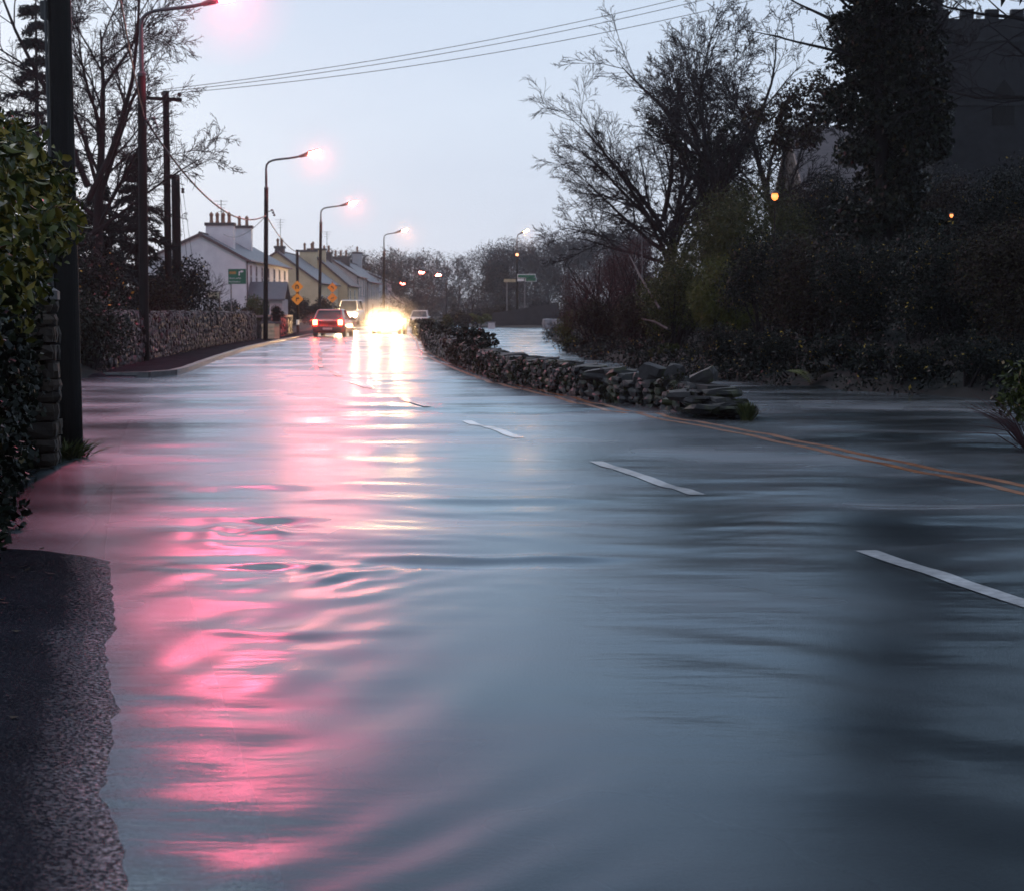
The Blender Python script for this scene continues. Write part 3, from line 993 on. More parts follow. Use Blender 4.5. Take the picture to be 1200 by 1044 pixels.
# ------------------------------------------------------------------ street lamps
def street_lamp(label, base, pole_top, arm_end, bowl, col, strength, bowl_r=(.30, .13, .10), pr=.11, tube=.045, cap=True, group='street lamps along the road'):
    """base is a ground point, the rest are points at the same y"""
    root = thing('street_lamp', label, 'street lamp', base, 0, group)
    B = Vector(base)
    pt, ae, bo = Vector(pole_top) - B, Vector(arm_end) - B, Vector(bowl) - B
    lean = (pt.x / pt.z, 0)
    pole(root, pt.z, pr, pr * .85, lean)
    b = MB()
    pts = []
    top = Vector((pt.x, 0, ae.z - .55))
    for i in range(4):
        pts.append(Vector((pt.x, 0, pt.z - .3)).lerp(top, i / 3))
    d = (bo - ae).normalized()
    c1, c2 = Vector((pt.x, 0, ae.z - .02)), ae - d * (ae - Vector((pt.x, 0, ae.z))).length * .55
    for i in range(1, 9):
        t = i / 8
        pts.append(top * (1 - t) ** 3 + c1 * 3 * t * (1 - t) ** 2 + c2 * 3 * t * t * (1 - t) + ae * t ** 3)
    b.tube(pts, [tube * 1.25] * 3 + [tube] * (len(pts) - 3), 8)
    b.build('bracket', M['metal'], root, True)
    b = MB()
    b.lathe([(pr * .9, pt.z - .02), (pr * .95, pt.z + .05), (tube * 1.4, pt.z + .1)], (pt.x, 0, 0), 10)
    b.build('pole_cap', M['metal'], root)
    # lantern: a hood above and a lit bowl below
    ang = -math.atan2(d.z, d.x)
    rot = Matrix.Rotation(ang, 3, 'Y')
    def shell(rx, ry, rz, zlo, zhi, off):
        vs, fs = [], []
        nu, nv = 12, 6
        for j in range(nv + 1):
            ph = zlo + (zhi - zlo) * j / nv
            for i in range(nu):
                a = 2 * math.pi * i / nu
                p = Vector((rx * math.cos(a) * math.cos(ph), ry * math.sin(a) * math.cos(ph), rz * math.sin(ph) + off))
                vs.append(rot @ p + bo)
        for j in range(nv):
            for i in range(nu):
                i2 = (i + 1) % nu
                fs.append((j * nu + i, j * nu + i2, (j + 1) * nu + i2, (j + 1) * nu + i))
        return vs, fs
    rx, ry, rz = bowl_r
    b = MB()
    b.add(*shell(rx * 1.08, ry * 1.1, rz * .8, 0.0, math.pi / 2 * .98, .03))
    b.tube([ae - d * .12, ae + d * .12, bo - d * rx * .5 + Vector((0, 0, .05))], [tube * 1.3, tube * 1.8, ry * .8], 8)
    hood = b.build('lantern', M['metal'], root, True)
    b = MB()
    b.add(*shell(rx, ry, rz * 1.3, -math.pi / 2 * .98, 0.0, .02))
    b.build('bowl', emit('lamp_glow', col, strength), hood, True)
    return root

def lamp_at(label, bpx, bY, top, arm, bowl, col, st, bz=0.0, **kw):
    p = at(bpx, 400, bY)
    g = Vector((p.x, bY, bz))
    return street_lamp(label, g, at(*top, bY), at(*arm, bY), at(*bowl, bY), col, st, **kw)
L1 = lamp_at('nearest street lamp, a wooden pole with curved steel bracket by the stone wall', 169, 45, (166, 89), (243, 4), (268, -3), (1, .085, .15), 1200, bz=.05, bowl_r=(.34, .15, .10), pr=.125)
L2 = lamp_at('second street lamp along the left footpath, in front of the white house', 311, 79, (312, 222), (354, 183), (368, 179), (1, .16, .13), 1300, bz=.05)
L3 = lamp_at('third street lamp along the left, in front of the cream house', 374, 119, (376, 262), (401, 241), (413, 238), (1, .17, .13), 1300, bz=.05)
L4 = lamp_at('fourth street lamp along the left, rising behind the oncoming headlights', 449.5, 159, (450, 296), (464, 273), (474, 270), (1, .34, .14), 1300, pr=.13)
L6 = lamp_at('street lamp on the far bank of the flood beside the green direction boards', 606, 165, (606, 299), (610, 274), (616, 271), (1, .36, .08), 380, bz=.1, pr=.12)
for k, (label, bpx, Y, hp, left) in enumerate((('distant red street lamp, left one of the pair above the bend', 485, 262, (494, 319), 9), ('distant red street lamp, right one of the pair above the bend', 523, 262, (514, 323.5), -9), ('small distant red street lamp just over the white gable end', 463, 290, (472, 332.5), 8))):
    lamp_at(label, bpx, Y, (bpx, hp[1] + 8), (hp[0] - left * .45, hp[1] - .6), hp, (1, .10, .07), 160, bz=-.05, bowl_r=(.42, .3, .22), pr=.10)

# ------------------------------------------------------------------ utility poles and wires
up = at(197, 300, 60)
UP = thing('utility_pole', 'tall wooden utility pole with crossarm and insulators behind the left stone wall', 'utility pole', (up.x, 60, .3))
zt = at(197, 107, 60).z - .3
pole(UP, zt, .13, .105)
b = MB()
b.box((0, -.13, zt - .28), (.12, .1, .1), R(0))
b.box((-.02, -.13, zt - .28), (1.15, .09, .11), R(25))
b.build('crossarm', M['pole_wood'], UP)
ins = []
for i, u in enumerate((-.52, -.05, .5)):
    q = Vector((u * math.cos(R(25)) - .02, u * math.sin(R(25)) - .13, zt - .22))
    b = MB()
    b.lathe([(.015, 0), (.02, .05), (.07, .06), (.06, .10), (.075, .11), (.06, .16), (.03, .18)], q, 8)
    b.build('insulator', M['ceramic'], UP)
    ins.append(q + Vector((up.x, 60, .3 + .17)))
b = MB()
b.box((-.3, -.1, zt - .5), (.55, .04, .04), R(25), tilt=R(-35))
b.build('brace', M['metal'], UP)
sp_ = at(207, 300, 63)
SPole = thing('utility_pole', 'short thick wooden pole standing right behind the tall utility pole', 'utility pole', (sp_.x, 63, .3))
pole(SPole, at(207, 206, 63).z - .3, .17, .15)

def cable(name, label, pts, r, mat='wire', group=None, sag=0.0, n=24):
    P = []
    for a, c in zip(pts[:-1], pts[1:]):
        for i in range(n):
            t = i / n
            q = Vector(a).lerp(Vector(c), t)
            q.z -= sag * 4 * t * (1 - t)
            P.append(q)
    P.append(Vector(pts[-1]))
    b = MB()
    b.tube(P, r, 5)
    return tag(b.build(name, M[mat], None, True), label, 'cable', group)
ends = [at(1010, -58, 66), at(1030, -54, 62), at(1040, -40, 60)]
for i, nm in enumerate(('uppermost of the three thin power wires crossing the sky over the road', 'middle of the three thin power wires crossing the sky over the road', 'lowest of the three thin power wires crossing the sky over the road')):
    cable('power_wire', nm, [ins[i], ends[i]], .011, group='power wires crossing the sky', sag=.55)
for i, nm in enumerate(('thin power wire running left from the crossarm behind the bare tree', 'lower thin power wire running left from the crossarm behind the bare tree')):
    cable('power_wire', nm, [ins[i], at(-60, 108 + 16 * i, 52)], .010, group='power wires left of the utility pole', sag=.4)
for i, (nm, e) in enumerate((('thin stay wire slanting down from the utility pole, closer to it', (222, 330)), ('thin stay wire slanting down from the utility pole, farther from it', (230, 335)))):
    q = at(200 + i, 130, 60)
    cable('stay_wire', nm, [q, at(*e, 64)], .008)
    m = q.lerp(at(*e, 64), .38 + .06 * i)
    b = MB()
    b.lathe([(.03, -.09), (.06, -.07), (.045, 0), (.06, .07), (.03, .09)], (0, 0, 0), 8)
    o = b.build('insulator', M['ceramic'], None, True, m)
    o.parent = bpy.data.objects['stay_wire' if i == 0 else 'stay_wire.001']
a1 = at(169, 137, 44.8)
cable('phone_cable', 'cable coloured with red lamplight, running up from the nearest street lamp over the footpath', [(gp.x - .05, gp.y, 8.3), a1], .016, 'wire_lamplight', sag=.55)
a2 = at(312, 253, 78.8)
cable('phone_cable', 'dark sagging cable between the nearest and the second street lamp', [at(170, 140, 44.8), a2], .028, sag=1.0)
a3 = at(349, 296, 105)
cable('phone_cable', 'thin cable from the second street lamp down to the first amber sign post', [a2, a3], .022, sag=.3)
cable('phone_cable', 'thin cable from the second street lamp to the white house chimney', [a2, at(262, 275, 129)], .016, sag=.5)
cable('phone_cable', 'thin cable slanting left and down from the nearest street lamp into the trees', [at(165, 150, 45), at(128, 222, 52)], .012, sag=.1)
for (lamp, q, nm) in ((L1, at(176, 145, 44.7), 'cable_bracket'), (L2, at(317, 250, 78.7), 'cable_bracket')):
    b = MB()
    c = q - Vector(lamp.location)
    for k in range(3):
        b.lathe([(.02, -.05), (.045, -.03), (.045, .03), (.02, .05)], (c.x + .06 + .05 * k, c.y, c.z + .12 - .11 * k), 7, 'X')
    b.tube([(c.x - .15, c.y + .1, c.z + .05), (c.x + .12, c.y, c.z + .12), (c.x + .18, c.y, c.z - .1)], .018, 5)
    b.build(nm, M['metal'], lamp)

# ------------------------------------------------------------------ signs
def thick_path(b, pts, w, y0, y1):
    for (a, c) in zip(pts[:-1], pts[1:]):
        a, c = Vector((a[0], a[1])), Vector((c[0], c[1]))
        d = (c - a).normalized()
        n = Vector((-d.y, d.x)) * w / 2
        a, c = a - d * w * .3, c + d * w * .3
        b.prism([tuple(a - n), tuple(c - n), tuple(c + n), tuple(a + n)], (y0, y1))

def amber_post(label, px, Y, ztop, plates, size, group, wood=True, rz=0.0):
    p = at(px, 380, Y)
    root = thing('warning_sign', label, 'road sign', (p.x, Y, 0), rz, group)
    b = MB()
    b.tube([(0, 0, -.2), (0, 0, ztop)], .085 if wood else .04, 10)
    b.build('post', M['pole_wood' if wood else 'galv'], root, True)
    if wood:
        b = MB()
        b.lathe([(.089, .55), (.089, .85)], (0, 0, 0), 10)
        b.build('reflective_band', M['sign_white'], root)
    for kind, z in plates:
        b = MB()
        h = size / 2
        rr = .06
        poly = []
        for k in range(4):
            a = k * math.pi / 2 - math.pi / 2
            for da in (-.10, .10):
                poly.append((h * math.cos(a + da) * (1 - abs(da) * .2), z + h * math.sin(a + da) * (1 - abs(da) * .2)))
        b.prism(poly, (-.125, -.11))
        pl = b.build('sign_plate', M['sign_amber'], root)
        b = MB()
        s = size
        y0, y1 = -.130, -.1255
        if kind == 'arch':
            thick_path(b, [(-.12 * s, z - .17 * s), (-.12 * s, z + .04 * s), (-.07 * s, z + .13 * s), (.03 * s, z + .13 * s), (.09 * s, z + .05 * s), (.09 * s, z - .13 * s)], .08 * s, y0, y1)
            b.prism([(0, z - .08 * s), (.18 * s, z - .08 * s), (.09 * s, z - .2 * s)], (y0 - .003, y1 - .003))
        elif kind == 'right':
            thick_path(b, [(-.08 * s, z - .16 * s), (-.08 * s, z + .07 * s), (.06 * s, z + .07 * s)], .08 * s, y0, y1)
            b.prism([(.05 * s, z + .17 * s), (.05 * s, z - .03 * s), (.19 * s, z + .07 * s)], (y0 - .003, y1 - .003))
        elif kind == 'left':
            thick_path(b, [(.10 * s, z - .15 * s), (.10 * s, z + .02 * s), (-.04 * s, z + .08 * s)], .08 * s, y0, y1)
            b.prism([(-.02 * s, z + .18 * s), (-.04 * s, z - .03 * s), (-.17 * s, z + .1 * s)], (y0 - .003, y1 - .003))
        else:
            thick_path(b, [(-.12 * s, z - .06 * s), (.12 * s, z + .02 * s)], .08 * s, y0, y1)
        b.build('symbol', M['sign_black'], pl)
    return root
amber_post('pair of amber diamond warning signs on a dark wooden post by the garden wall', 349, 105, at(349, 293, 105).z, [('arch', at(348.5, 336.5, 105).z), ('right', at(349.5, 351, 105).z)], .68, 'amber diamond warning signs')
amber_post('smaller pair of amber diamond warning signs by the hedge of the cream house', 390, 128, at(390, 330, 128).z, [('left', at(390.5, 337.5, 128).z), ('bar', at(391, 349.5, 128).z)], .70, 'amber diamond warning signs', False)

# green direction sign
pa, pb_ = at(268, 333.3, 90), at(289, 315.7, 90)
gs = thing('direction_sign', 'green direction sign with white turn arrow, in front of the white gable', 'road sign', (pa.x, 90, 0), R(-6))
W, Z0, Z1 = (pb_ - pa).x, pa.z, pb_.z
b = MB()
b.tube([(.12, 0, -.1), (.12, 0, Z1 - .05)], .035, 8)
b.build('post', M['galv'], gs)
b = MB()
b.box((W / 2, -.05, (Z0 + Z1) / 2), (W, .025, Z1 - Z0))
pl = b.build('sign_board', M['sign_green'], gs)
b = MB()
for (x0, z0, x1, z1) in ((.02, .02, W - .02, .035), (.02, Z1 - Z0 - .035, W - .02, Z1 - Z0 - .02), (.02, .0351, .035, Z1 - Z0 - .0351), (W - .035, .0351, W - .02, Z1 - Z0 - .0351)):
    b.box(((x0 + x1) / 2, -.066, Z0 + (z0 + z1) / 2), (x1 - x0, .004, z1 - z0))
b.build('border', M['sign_green'], pl)
b = MB()
xx = .06
for w in (.022, .05, .04, .045, .05, .022):       # the route number row reads only as amber marks
    b.box((xx + w / 2, -.066, Z0 + .56), (w, .004, .13))
    b.box((xx + w / 2 + w * .2, -.069, Z0 + .56), (w * .5, .003, .05))
    xx += w + .022
b.build('lettering', M['sign_orange'], pl)
b = MB()
thick_path(b, [(.56, Z0 + .43), (.56, Z0 + .60), (.68, Z0 + .63)], .055, -.068, -.064)
b.prism([(.67, Z0 + .70), (.67, Z0 + .55), (.79, Z0 + .63)], (-.071, -.067))
b.build('arrow', M['sign_white'], pl)
b = MB()
for row, x1, h in ((Z0 + .29, .62, .075), (Z0 + .12, .60, .085)):
    xx = .06
    while xx < x1:
        w = random.uniform(.03, .055)
        hh = h * random.choice((.65, .65, 1))
        b.box((xx + .008, -.066, row + hh / 2 - h / 2), (.014, .004, hh))
        if random.random() < .8:
            b.box((xx + w * .5 + .004, -.068, row + random.uniform(-.02, .02)), (w * .7, .004, .014))
        xx += w + .012
b.build('lettering', M['sign_white'], pl)

q0, q1 = at(243, 352, 92), at(258, 341.5, 92)
ns = thing('notice_board', 'small pale notice board on two thin posts before the white gable', 'sign', (q0.x, 92, 0))
w = (q1 - q0).x
for x in (.03, w - .03):
    MB().box((x, 0, q1.z / 2), (.05, .05, q1.z)).build('post', M['fascia'], ns)
MB().box((w / 2, -.04, (q0.z + q1.z) / 2), (w * .86, .025, (q1.z - q0.z) * .7)).build('board', M['sign_cream'], ns)
for k, z in enumerate((q0.z + .05, q1.z - .02)):
    MB().box((w / 2, 0, z), (w - .112, .03, .035)).build('rail', M['fascia'], ns)

# direction boards on the far bank
ds = at(606, 360, 164)
dsr = thing('direction_sign', 'green and white direction boards on two poles on the far bank of the flood', 'road sign', (ds.x, 164, 0))
Xo = ds.x
def board(name, x0, y0, x1, y1, mat, Y=163.8):
    a, c = at(x0, y1, Y), at(x1, y0, Y)
    b = MB()
    b.box(((a.x + c.x) / 2 - Xo, Y - 164, (a.z + c.z) / 2), (c.x - a.x, .05, c.z - a.z))
    return b.build(name, M[mat], dsr)
for (x0, y0, x1, y1) in ((607, 322.5, 627, 325.6), (616, 326.4, 628, 329.7)):
    g_ = board('sign_board', x0 - .8, y0 - .8, x1 + .8, y1 + .8, 'sign_white')
    a, c = at(x0, y1, 163.75), at(x1, y0, 163.75)
    b = MB()
    b.box(((a.x + c.x) / 2 - Xo, -.29, (a.z + c.z) / 2), (c.x - a.x, .03, c.z - a.z))
    b.build('panel', M['sign_green'], g_)
board('sign_board', 606.2, 327, 614, 330, 'sign_white')
board('sign_board', 590.5, 327.5, 604.3, 331, 'sign_cream')
for px in (615, 594):
    p = at(px, 328, 164)
    b = MB()
    b.tube([(p.x - Xo, .1, -.1), (p.x - Xo, .1, p.z)], .06, 6)
    b.build('post', M['galv'], dsr)
p = at(606, 299, 164.6)
b = MB()
b.lathe([(.02, -.12), (.13, -.08), (.13, .08), (.02, .12)], (p.x, 164.55, p.z), 8)
o = b.build('hazard_lamp', emit('hazard_amber', (1, .35, .12), 3.0))
tag(o, 'small glowing orange lamp fixed halfway up the far bank street lamp', 'lamp')

# ------------------------------------------------------------------ houses along the left
def window(parent, x, y, z, w, h, face='x', mat='frame_white', bars=True):
    """face x: window in a wall whose outside is +x; face y: outside is -y"""
    def bx(b, u0, u1, v0, v1, d0, d1):
        if face == 'x':
            b.box((x + (d0 + d1) / 2, y + (u0 + u1) / 2, z + (v0 + v1) / 2), (d1 - d0, u1 - u0, v1 - v0))
        else:
            b.box((x + (u0 + u1) / 2, y - (d0 + d1) / 2, z + (v0 + v1) / 2), (u1 - u0, d1 - d0, v1 - v0))
    b = MB()
    t = .07
    bx(b, -w / 2, -w / 2 + t, -h / 2, h / 2, .003, .05)
    bx(b, w / 2 - t, w / 2, -h / 2, h / 2, .003, .05)
    bx(b, -w / 2 + t, w / 2 - t, h / 2 - t, h / 2, .003, .05)
    bx(b, -w / 2 + t, w / 2 - t, -h / 2, -h / 2 + t, .003, .05)
    if bars:
        bx(b, -w / 2 + t, w / 2 - t, -.025, .025, .003, .045)
    f = b.build('window', M[mat], parent)
    b = MB()
    bx(b, -w / 2 + t, w / 2 - t, -h / 2 + t, h / 2 - t, .001, .02)
    b.build('pane', M['glass'], f)
    b = MB()
    bx(b, -w / 2 - .06, w / 2 + .06, -h / 2 - .09, -h / 2 - .003, .002, .1)
    b.build('sill', M['pale_stone'], f)
    return f

def chimney(parent, x, y, z0, z1, sx, sy, pots, mat, potmat='pot', aerial=0.0, along='x'):
    b = MB()
    b.box((x, y, (z0 + z1) / 2), (sx, sy, z1 - z0))
    c = b.build('chimney', M[mat], parent)
    b = MB()
    b.box((x, y, z1 + .11), (sx + .16, sy + .16, .22))
    b.build('chimney_cap', M['brick_cap'], c)
    for i in range(pots):
        u = (i + .5) / pots - .5
        px, py = (x + u * sx * .86, y) if along == 'x' else (x, y + u * sy * .86)
        b = MB()
        b.lathe([(.13, z1 + .22), (.15, z1 + .3), (.12, z1 + .36), (.12, z1 + .72), (.16, z1 + .76), (.15, z1 + .84), (.03, z1 + 1.0)], (px, py, 0), 8)
        b.build('chimney_pot', M[potmat], c, True)
    if aerial:
        b = MB()
        b.tube([(x, y + sy * .5 + .05, z1 - .3), (x, y + sy * .5 + .05, z1 + aerial)], .03, 5)
        for k in range(4):
            b.tube([(x - .5 + .1 * k, y + sy * .5 + .05, z1 + aerial - .1 - .25 * k), (x + .5 - .1 * k, y + sy * .5 + .05, z1 + aerial - .1 - .25 * k)], .018, 4)
        b.build('aerial', M['wire'], parent)
    return c

def house(name, label, xf, y0, L, W, eave, ridge, wall, roof, rz=0.0, wins=(), chims=(), door=None, group=None, asym=.5, fascia='fascia'):
    root = thing(name, label, 'house', (xf, y0, 0), rz, group)
    rx = -W * asym
    b = MB()
    b.prism([(0, -.3), (0, eave), (rx, ridge), (-W, eave), (-W, -.3)], (0, L))
    b.build('wall', M[wall], root)
    sl1, sl2 = (ridge - eave) / -rx, (ridge - eave) / (W + rx)
    o = .28
    b = MB()
    b.prism([(o, eave - sl1 * o + .02), (o, eave - sl1 * o + .15), (rx, ridge + .17), (-W - o, eave - sl2 * o + .15), (-W - o, eave - sl2 * o + .02), (rx, ridge + .02)], (-.14, L + .14))
    rf = b.build('roof', M[roof], root)
    b = MB()
    b.tube([(rx, -.16, ridge + .17), (rx, L + .16, ridge + .17)], .09, 6)
    b.build('ridge_tiles', M['brick_cap'], rf)
    b = MB()      # verge boards on the near gable, gutter along the front
    for (xa, za, xb, zb) in ((o, eave - sl1 * o, rx, ridge), (rx, ridge, -W - o, eave - sl2 * o)):
        b.prism([(xa, za - .06), (xa, za + .16), (xb, zb + .18), (xb, zb - .04)], (-.19, -.142))
    b.build('bargeboard', M[fascia], rf)
    b = MB()
    b.tube([(o + .05, -.1, eave - sl1 * o + .08), (o + .05, L + .1, eave - sl1 * o + .08)], .07, 6)
    b.tube([(.06, .25, eave - .1), (.06, .25, -.1)], .045, 6)
    b.build('gutter', M[fascia], root)
    for (y, z, w, h) in wins:
        window(root, 0, y, z, w, h)
    for c in chims:
        chimney(root, **c)
    if door:
        y, w, h = door
        b = MB()
        b.box((.03, y, .2 + h / 2), (.05, w, h))
        d = b.build('door', M['door_paint'], root)
        b = MB()
        b.lathe([(.02, 0), (.035, .03), (.02, .06)], (.055, y + w * .36, 1.2), 8, 'X')
        b.build('handle', M['galv'], d)
    return root

g0 = at(288, 305, 127)
ap = at(236, 276, 127)
H1 = house('house', 'white rendered house with two pale chimneys, its plain gable facing the road', g0.x, 127, 23, 7.0, g0.z, ap.z, 'render_white', 'slate', R(-.3), asym=.46,
     wins=[(2.2, 3.85, .9, 1.7), (4.9, 3.85, .9, 1.7), (7.8, 3.85, .9, 1.7), (11.2, 3.85, .9, 1.7), (14.4, 3.85, .9, 1.7), (17.5, 3.85, .9, 1.7), (20.6, 3.85, .9, 1.7), (12.5, 1.6, 1, 1.5), (17.5, 1.6, 1, 1.5)],
     chims=[dict(x=-2.35, y=3.5, z0=5.6, z1=at(250, 265.5, 131).z, sx=2.0, sy=.8, pots=4, mat='render_white', aerial=1.9),
            dict(x=-2.4, y=14.5, z0=5.6, z1=at(275, 268.5, 142).z, sx=1.35, sy=.8, pots=2, mat='render_white')], door=(9.2, 1, 2.1))
# its porch: a small gabled block on the front with a slate roof
pb2 = MB()
e0 = at(330, 352, 124)
px0 = g0.x + .25
pw = e0.x - px0
py = 126.2 - 127
pb2.prism([(.02, -.2), (pw - .1, -.2), (pw - .1, 2.2), (.02, 2.2)], (py + 1, py + 4))
po = pb2.build('porch', M['render_grey'], H1)
b = MB()
b.prism([(py + .75, 2.1), (py + .75, 2.22), (py + 2.5, 3.45), (py + 4.25, 2.22), (py + 4.25, 2.1), (py + 2.5, 3.33)], (.05, pw + .1), 'YZ')
b.build('porch_roof', M['slate'], po)
window(po, pw * .55, py + 1, 1.35, .5, 1.0, 'y', bars=False)

g1 = at(373, 331, 174)
a1_ = at(325, 296, 174)
house('house', 'cream house with low slate roof, seen past the amber signs', g1.x, 174, 17.5, 8.4, g1.z, a1_.z, 'render_cream', 'slate', R(-.6), asym=.475,
      wins=[(3, 2.3, 1, 1.3), (7, 2.3, 1, 1.3), (12.5, 2.3, 1, 1.3)],
      chims=[dict(x=-4.0, y=2.2, z0=6.2, z1=7.5, sx=.9, sy=.8, pots=2, mat='brick_cap', aerial=2.9),
             dict(x=-3.0, y=16.6, z0=5, z1=at(363, 296, 191).z, sx=1.75, sy=.8, pots=2, mat='render_cream')], door=(9.5, 1, 2.1))
g2 = at(407, 336, 193)
a2_ = at(374, 304, 193)
house('house', 'cream house with brown roof and tall chimney, between the cream house and the terrace', g2.x, 193, 12, 7.6, g2.z + .2, a2_.z, 'render_cream', 'slate_brown', R(-.6), asym=.42,
      wins=[(3, 3.0, 1, 1.4), (8, 3.0, 1, 1.4)],
      chims=[dict(x=-3.6, y=3, z0=6, z1=at(386, 294, 196).z, sx=1.9, sy=.9, pots=2, mat='render_cream'),
             dict(x=-3.4, y=10.5, z0=6, z1=at(401, 298, 203).z, sx=1.2, sy=.9, pots=2, mat='brick_cap', aerial=2.6)], door=(5.5, 1, 2.1))
g3 = at(418, 324, 207)
house('house', 'pink washed terraced house with upright windows and grey slate roof', g3.x, 207, 10, 7.0, g3.z, at(393, 306, 207).z, 'render_pink', 'slate', R(-.6), asym=.40,
      wins=[(1.6, 4.1, 1, 1.8), (4.8, 4.1, 1, 1.8), (8, 4.1, 1, 1.8), (1.6, 1.5, 1, 1.6), (8, 1.5, 1, 1.6)],
      chims=[dict(x=-2.8, y=9.3, z0=6.5, z1=at(421, 303, 216).z, sx=2.2, sy=.8, pots=3, mat='brick_cap')], door=(4.8, 1, 2.1))
g4 = at(430, 329.5, 219)
house('house', 'grey white terraced house next to the pink washed one, with dark narrow windows', g4.x, 219, 18, 7.0, g4.z, at(410, 308, 219).z, 'render_grey', 'slate', R(-.6), asym=.40,
      wins=[(2.4, 3.9, 1.1, 2), (6, 3.9, 1.1, 2), (9.6, 3.9, 1.1, 2), (13.2, 3.9, 1.1, 2)],
      chims=[dict(x=-2.8, y=17, z0=6.5, z1=at(436, 298, 236).z, sx=1.2, sy=.9, pots=1, mat='render_grey')], door=(7.8, 1, 2.1))
g5 = at(447, 335, 246)
house('house', 'small white house at the end of the terrace behind the fourth street lamp', g5.x + .6, 246, 10, 7.5, g5.z + .6, at(433, 316, 246).z, 'render_white', 'slate', R(-.6), asym=.5, wins=[(3, 3, 1, 1.5), (7, 3, 1, 1.5)], door=(5, 1, 2.1))
gx6 = at(469, 352, 255)
house('house', 'low white cottage gable far down the road under a red lamp', gx6.x, 255, 10, 4.6, 2.6, at(458, 341, 255).z, 'render_white', 'slate', R(-.6), wins=[(3, 1.5, .9, 1.1), (7, 1.5, .9, 1.1)])

# garden walls of the houses
lw, lc = MB(), MB()
rubble_wall(lw, lc, [(-8.9, 37.6)] + [(x, y) for x, y in WL[1:4]] + [(-11.75, 80.5)], 1.18, .5, .30, .16, 1)
lwall = thing('stone_wall', 'long grey stone garden wall along the left footpath behind the nearest street lamp', 'wall', (0, 0, 0))
lw.build('stones', M['wall_left'], lwall)
lc.build('core', M['wall_core'], lwall)
C, Rr = [], []
for (p, d) in resample([(-8.9, 37.6)] + [(x, y) for x, y in WL[1:4]], .5):
    if random.random() < .75:
        C.append((p.x + .12, p.y, random.uniform(.5, 1.35)))
        Rr.append(random.uniform(.12, .3))
V, Fq = leaf_cloud(C, Rr, 5200, .075, .6, .3, .3, droop=.3)
np_mesh('ivy', V, Fq, M['brown_leaf'], lwall)
hw, hc = MB(), MB()
rubble_wall(hw, hc, [(-11.75, 83.5), (-11.9, 92), (-12.6, 101), (-13.6, 104)], 1.0, .45, .5, .25, 1, cope=False)
hwall = thing('stone_wall', 'short stone wall with flat pale coping below the amber sign post', 'wall', (0, 0, 0))
hw.build('stones', M['wall_left'], hwall)
hc.build('core', M['wall_core'], hwall)
b = MB()
for (a, c) in (((-11.75, 83.5), (-11.9, 92)), ((-11.9, 92), (-12.6, 101)), ((-12.6, 101), (-13.6, 104))):
    a, c = Vector((*a, 0)), Vector((*c, 0))
    m = (a + c) / 2
    b.box((m.x, m.y, 1.09), ((c - a).length - .01, .55, .1), math.atan2(c.y - a.y, c.x - a.x))
b.build('coping', M['capstone'], hwall)
# gate pier of pale stone that catches the headlights
pier = thing('gate_pier', 'pale stone gate pier right of the second street lamp, lit by headlights', 'pillar', (-11.05, 82.5, 0), R(-38))
b = MB()
for k in range(4):
    for i in range(3):
        rock(b, (-.42 + .28 * i + random.uniform(-.02, .02) + .14, -.1, .02 + .19 * k + .08), (.29, .26, .2), 0, .86, .06)
b.box((0, .02, .38), (.8, .2, .76))
b.build('masonry', M['render_cream'], pier)
MB().box((0, 0, .82), (.95, .42, .09)).build('cap', M['capstone'], pier)
for (px, Y) in ((369, 108), (375, 106)):
    p = at(px, 375, Y)
    bo = thing('marker_post', 'white marker post at the kerb, %s of the pair before the red lit hedge' % ('left' if px < 372 else 'right'), 'post', (p.x, Y, 0), group='white marker posts')
    b = MB()
    b.lathe([(.055, -.1), (.055, .85), (.045, .9), (.01, .92)], (0, 0, 0), 10)
    b.build('shaft', M['sign_white'], bo)
    b = MB()
    b.lathe([(.058, .62), (.058, .74)], (0, 0, 0), 10)
    b.build('reflector', M['car_red'], bo)
par = MB()
p0, p1 = at(577, 366, 156), at(655, 366, 156)
par.prism([(p0.x, -.4), (p1.x, -.4), (p1.x, 1.95), (p0.x + 5, 1.95), (p0.x, 1.2)], (156, 156.6))
pw_ = thing('bridge_parapet', 'long dark stone parapet on the far bank of the flood', 'wall', (0, 0, 0))
par.build('masonry', M['parapet'], pw_)
b = MB()
b.box(((p0.x + 5 + p1.x) / 2, 156.3, 2.02), (p1.x - p0.x - 5, .8, .13))
b.build('coping', M['parapet'], pw_)
b = MB()
q = at(647, 384, 140)
for i in range(26):
    rock(b, (q.x + random.uniform(-.65, .65), 140 + random.uniform(-3, 1.5), random.uniform(-.1, .75) * (1 - .2 * random.random())), (.6, .6, .3), random.random(), .85, .08)
tag(b.build('stone_outcrop', M['pale_stone']), 'pale heap of stones at the waterline right of the dark parapet', 'stones')
q = at(576, 383, 139)
mk = thing('marker_block', 'small white block standing on the far bank, left of the parapet', 'block', (q.x, 139, 0))
MB().box((0, 0, .22), (.55, .4, .5), taper=.94).build('body', M['frame_white'], mk)
MB().box((0, 0, .505), (.66, .5, .07)).build('cap', M['pale_stone'], mk)

